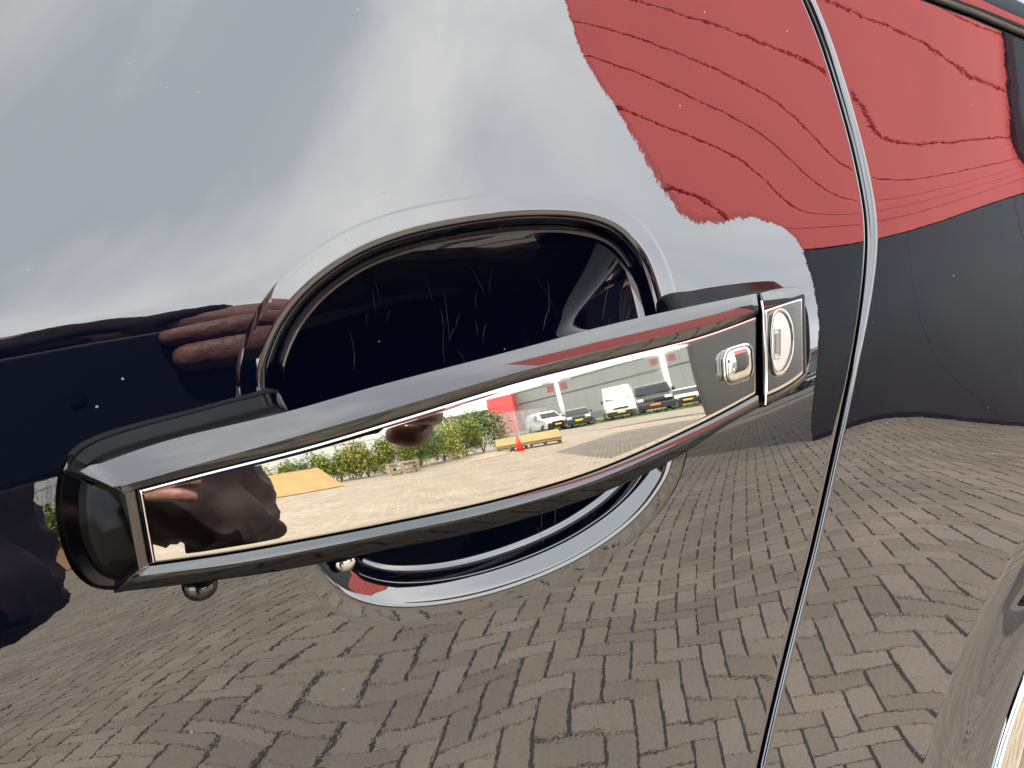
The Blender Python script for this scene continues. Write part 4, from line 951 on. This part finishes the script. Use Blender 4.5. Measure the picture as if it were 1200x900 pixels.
for i, dz in enumerate((.024, .008, -.008, -.024)):          # left hand, relaxed
    ln = (.92, 1.0, .95, .8)[i]
    body.append([(W(-.115, -.465, 1.012+dz*.8), .0095), (W(-.085, -.440, 1.012+dz), .0092), (W(-.085+.030*ln, -.427, 1.008+dz), .0084), (W(-.085+.050*ln, -.432, 1.000+dz), .0070)])
body.append([(wrL, .027), (W(-.150, -.487, 1.012), (.030, .018)), (W(-.112, -.462, 1.012), (.034, .015)), (W(-.092, -.446, 1.012), (.030, .012))])
body.append([(W(-.135, -.470, 1.030), .012), (W(-.115, -.442, 1.046), .0105), (W(-.092, -.426, 1.048), .0085)])
skinned('body', body, SKIN, per)
def mixp(a, b, t): return tuple(a[k]*(1-t)+b[k]*t for k in range(3))
drape = W(-.115, -.63, 1.01)
sh = [[(WB(-.385, -.93, .78), (.160, .140)), (WB(-.39, -.93, .90), (.165, .145)), (WB(-.37, -.925, .99), (.16, .14)), (belly, (.155, .135)), (chest, (.172, .145)), (WB(-.315, -.86, 1.365), (.085, .08))],
      [(chest, .165), (shR, .080), (mixp(shR, elR, .35), (.068, .066)), (mixp(shR, elR, .74), (.060, .056))], [(chest, .165), (shL, .080), (mixp(shL, elL, .35), (.072, .07)), (mixp(shL, elL, .6), (.068, .064))],
      [(WB(-.39, -.93, .90), .165), (WB(-.28, -.84, .985), (.14, .11)), (drape, (.125, .09)), (W(-.024, -.61, .985), (.120, .08)), (W(-.010, -.60, .915), (.120, .075)), (W(-.006, -.60, .890), (.112, .065))], [(drape, .125), (WB(-.22, -.83, 1.12), (.13, .10)), (chest, .165)]]
shirt = skinned('shirt', sh, SHIRT, per, 3)
fold = bpy.data.textures.new('cloth_folds', 'CLOUDS'); fold.noise_scale = .065; fold.noise_depth = 2
dm = shirt.modifiers.new('folds', 'DISPLACE'); dm.texture = fold; dm.strength = .080; dm.mid_level = .5; dm.texture_coords = 'LOCAL'
tr_ = [[(WB(-.39, -.935, .93), (.138, .12)), (WB(-.38, -.93, .84), (.135, .115))]]
for s, kx in ((-1, -.50), (1, -.28)):
    tr_.append([(WB(-.38, -.93, .84), .13), (WB(-.38+s*.10, -.935, .78), .098), (WB(kx, -.96, .50), .074), (WB(kx+s*.01, -.995, .11), .064)])
skinned('trousers', tr_, TROU, per)
for s, kx in ((-1, -.50), (1, -.28)):
    skinned('shoe', [[(WB(kx+s*.01, -1.04, .05), .046), (WB(kx+s*.015, -.93, .045), (.048, .040)), (WB(kx+s*.02, -.83, .034), (.042, .030))]], SHOE, per)
skinned('hair', [[(WB(-.30, -.86, 1.53), (.055, .06)), (WB(-.302, -.83, 1.625), (.083, .083)), (WB(-.302, -.765, 1.67), (.060, .045))]], HAIR, per)
for s in (-1, 1):
    bm = bmesh.new(); bmesh.ops.create_uvsphere(bm, u_segments=10, v_segments=8, radius=.012, matrix=Matrix.Translation(WB(-.30+s*.032, -.712, 1.565))); obj('eye', bm_mesh('eye', bm, True), mat('eye_white', (.6, .58, .55), .2) if s < 0 else bpy.data.materials['eye_white'], per)
bm = bmesh.new(); cyl(bm, WB(-.30, -.698, 1.535), .016, .006, .045, 10, Matrix.Rotation(R(-20), 4, 'X')); obj('nose', bm_mesh('nose', bm, True), SKIN, per)
ph = empty('phone', (.030, -.270, 1.047)); tag(ph, 'dark smartphone held upright in one hand in front of the door', 'phone')
bm = bmesh.new(); box(bm, (0, 0, 0), (.166, .008, .078)); o = obj('case', bm_mesh('case', bm), mat('midnight_phone_case', (.012, .014, .022), .3), ph); bevel(o, .0035, 3)
bm = bmesh.new(); box(bm, (0, -.0044, 0), (.158, .0012, .070)); obj('screen', bm_mesh('screen', bm), GLASS, ph)
for dx, dz in ((-.030, 0.0),):
    bm = bmesh.new(); cyl(bm, (dx, .0046, dz), .0045, .0045, .0014, 24, Matrix.Rotation(R(90), 4, 'X')); obj('lens', bm_mesh('lens', bm), GLASS, ph)
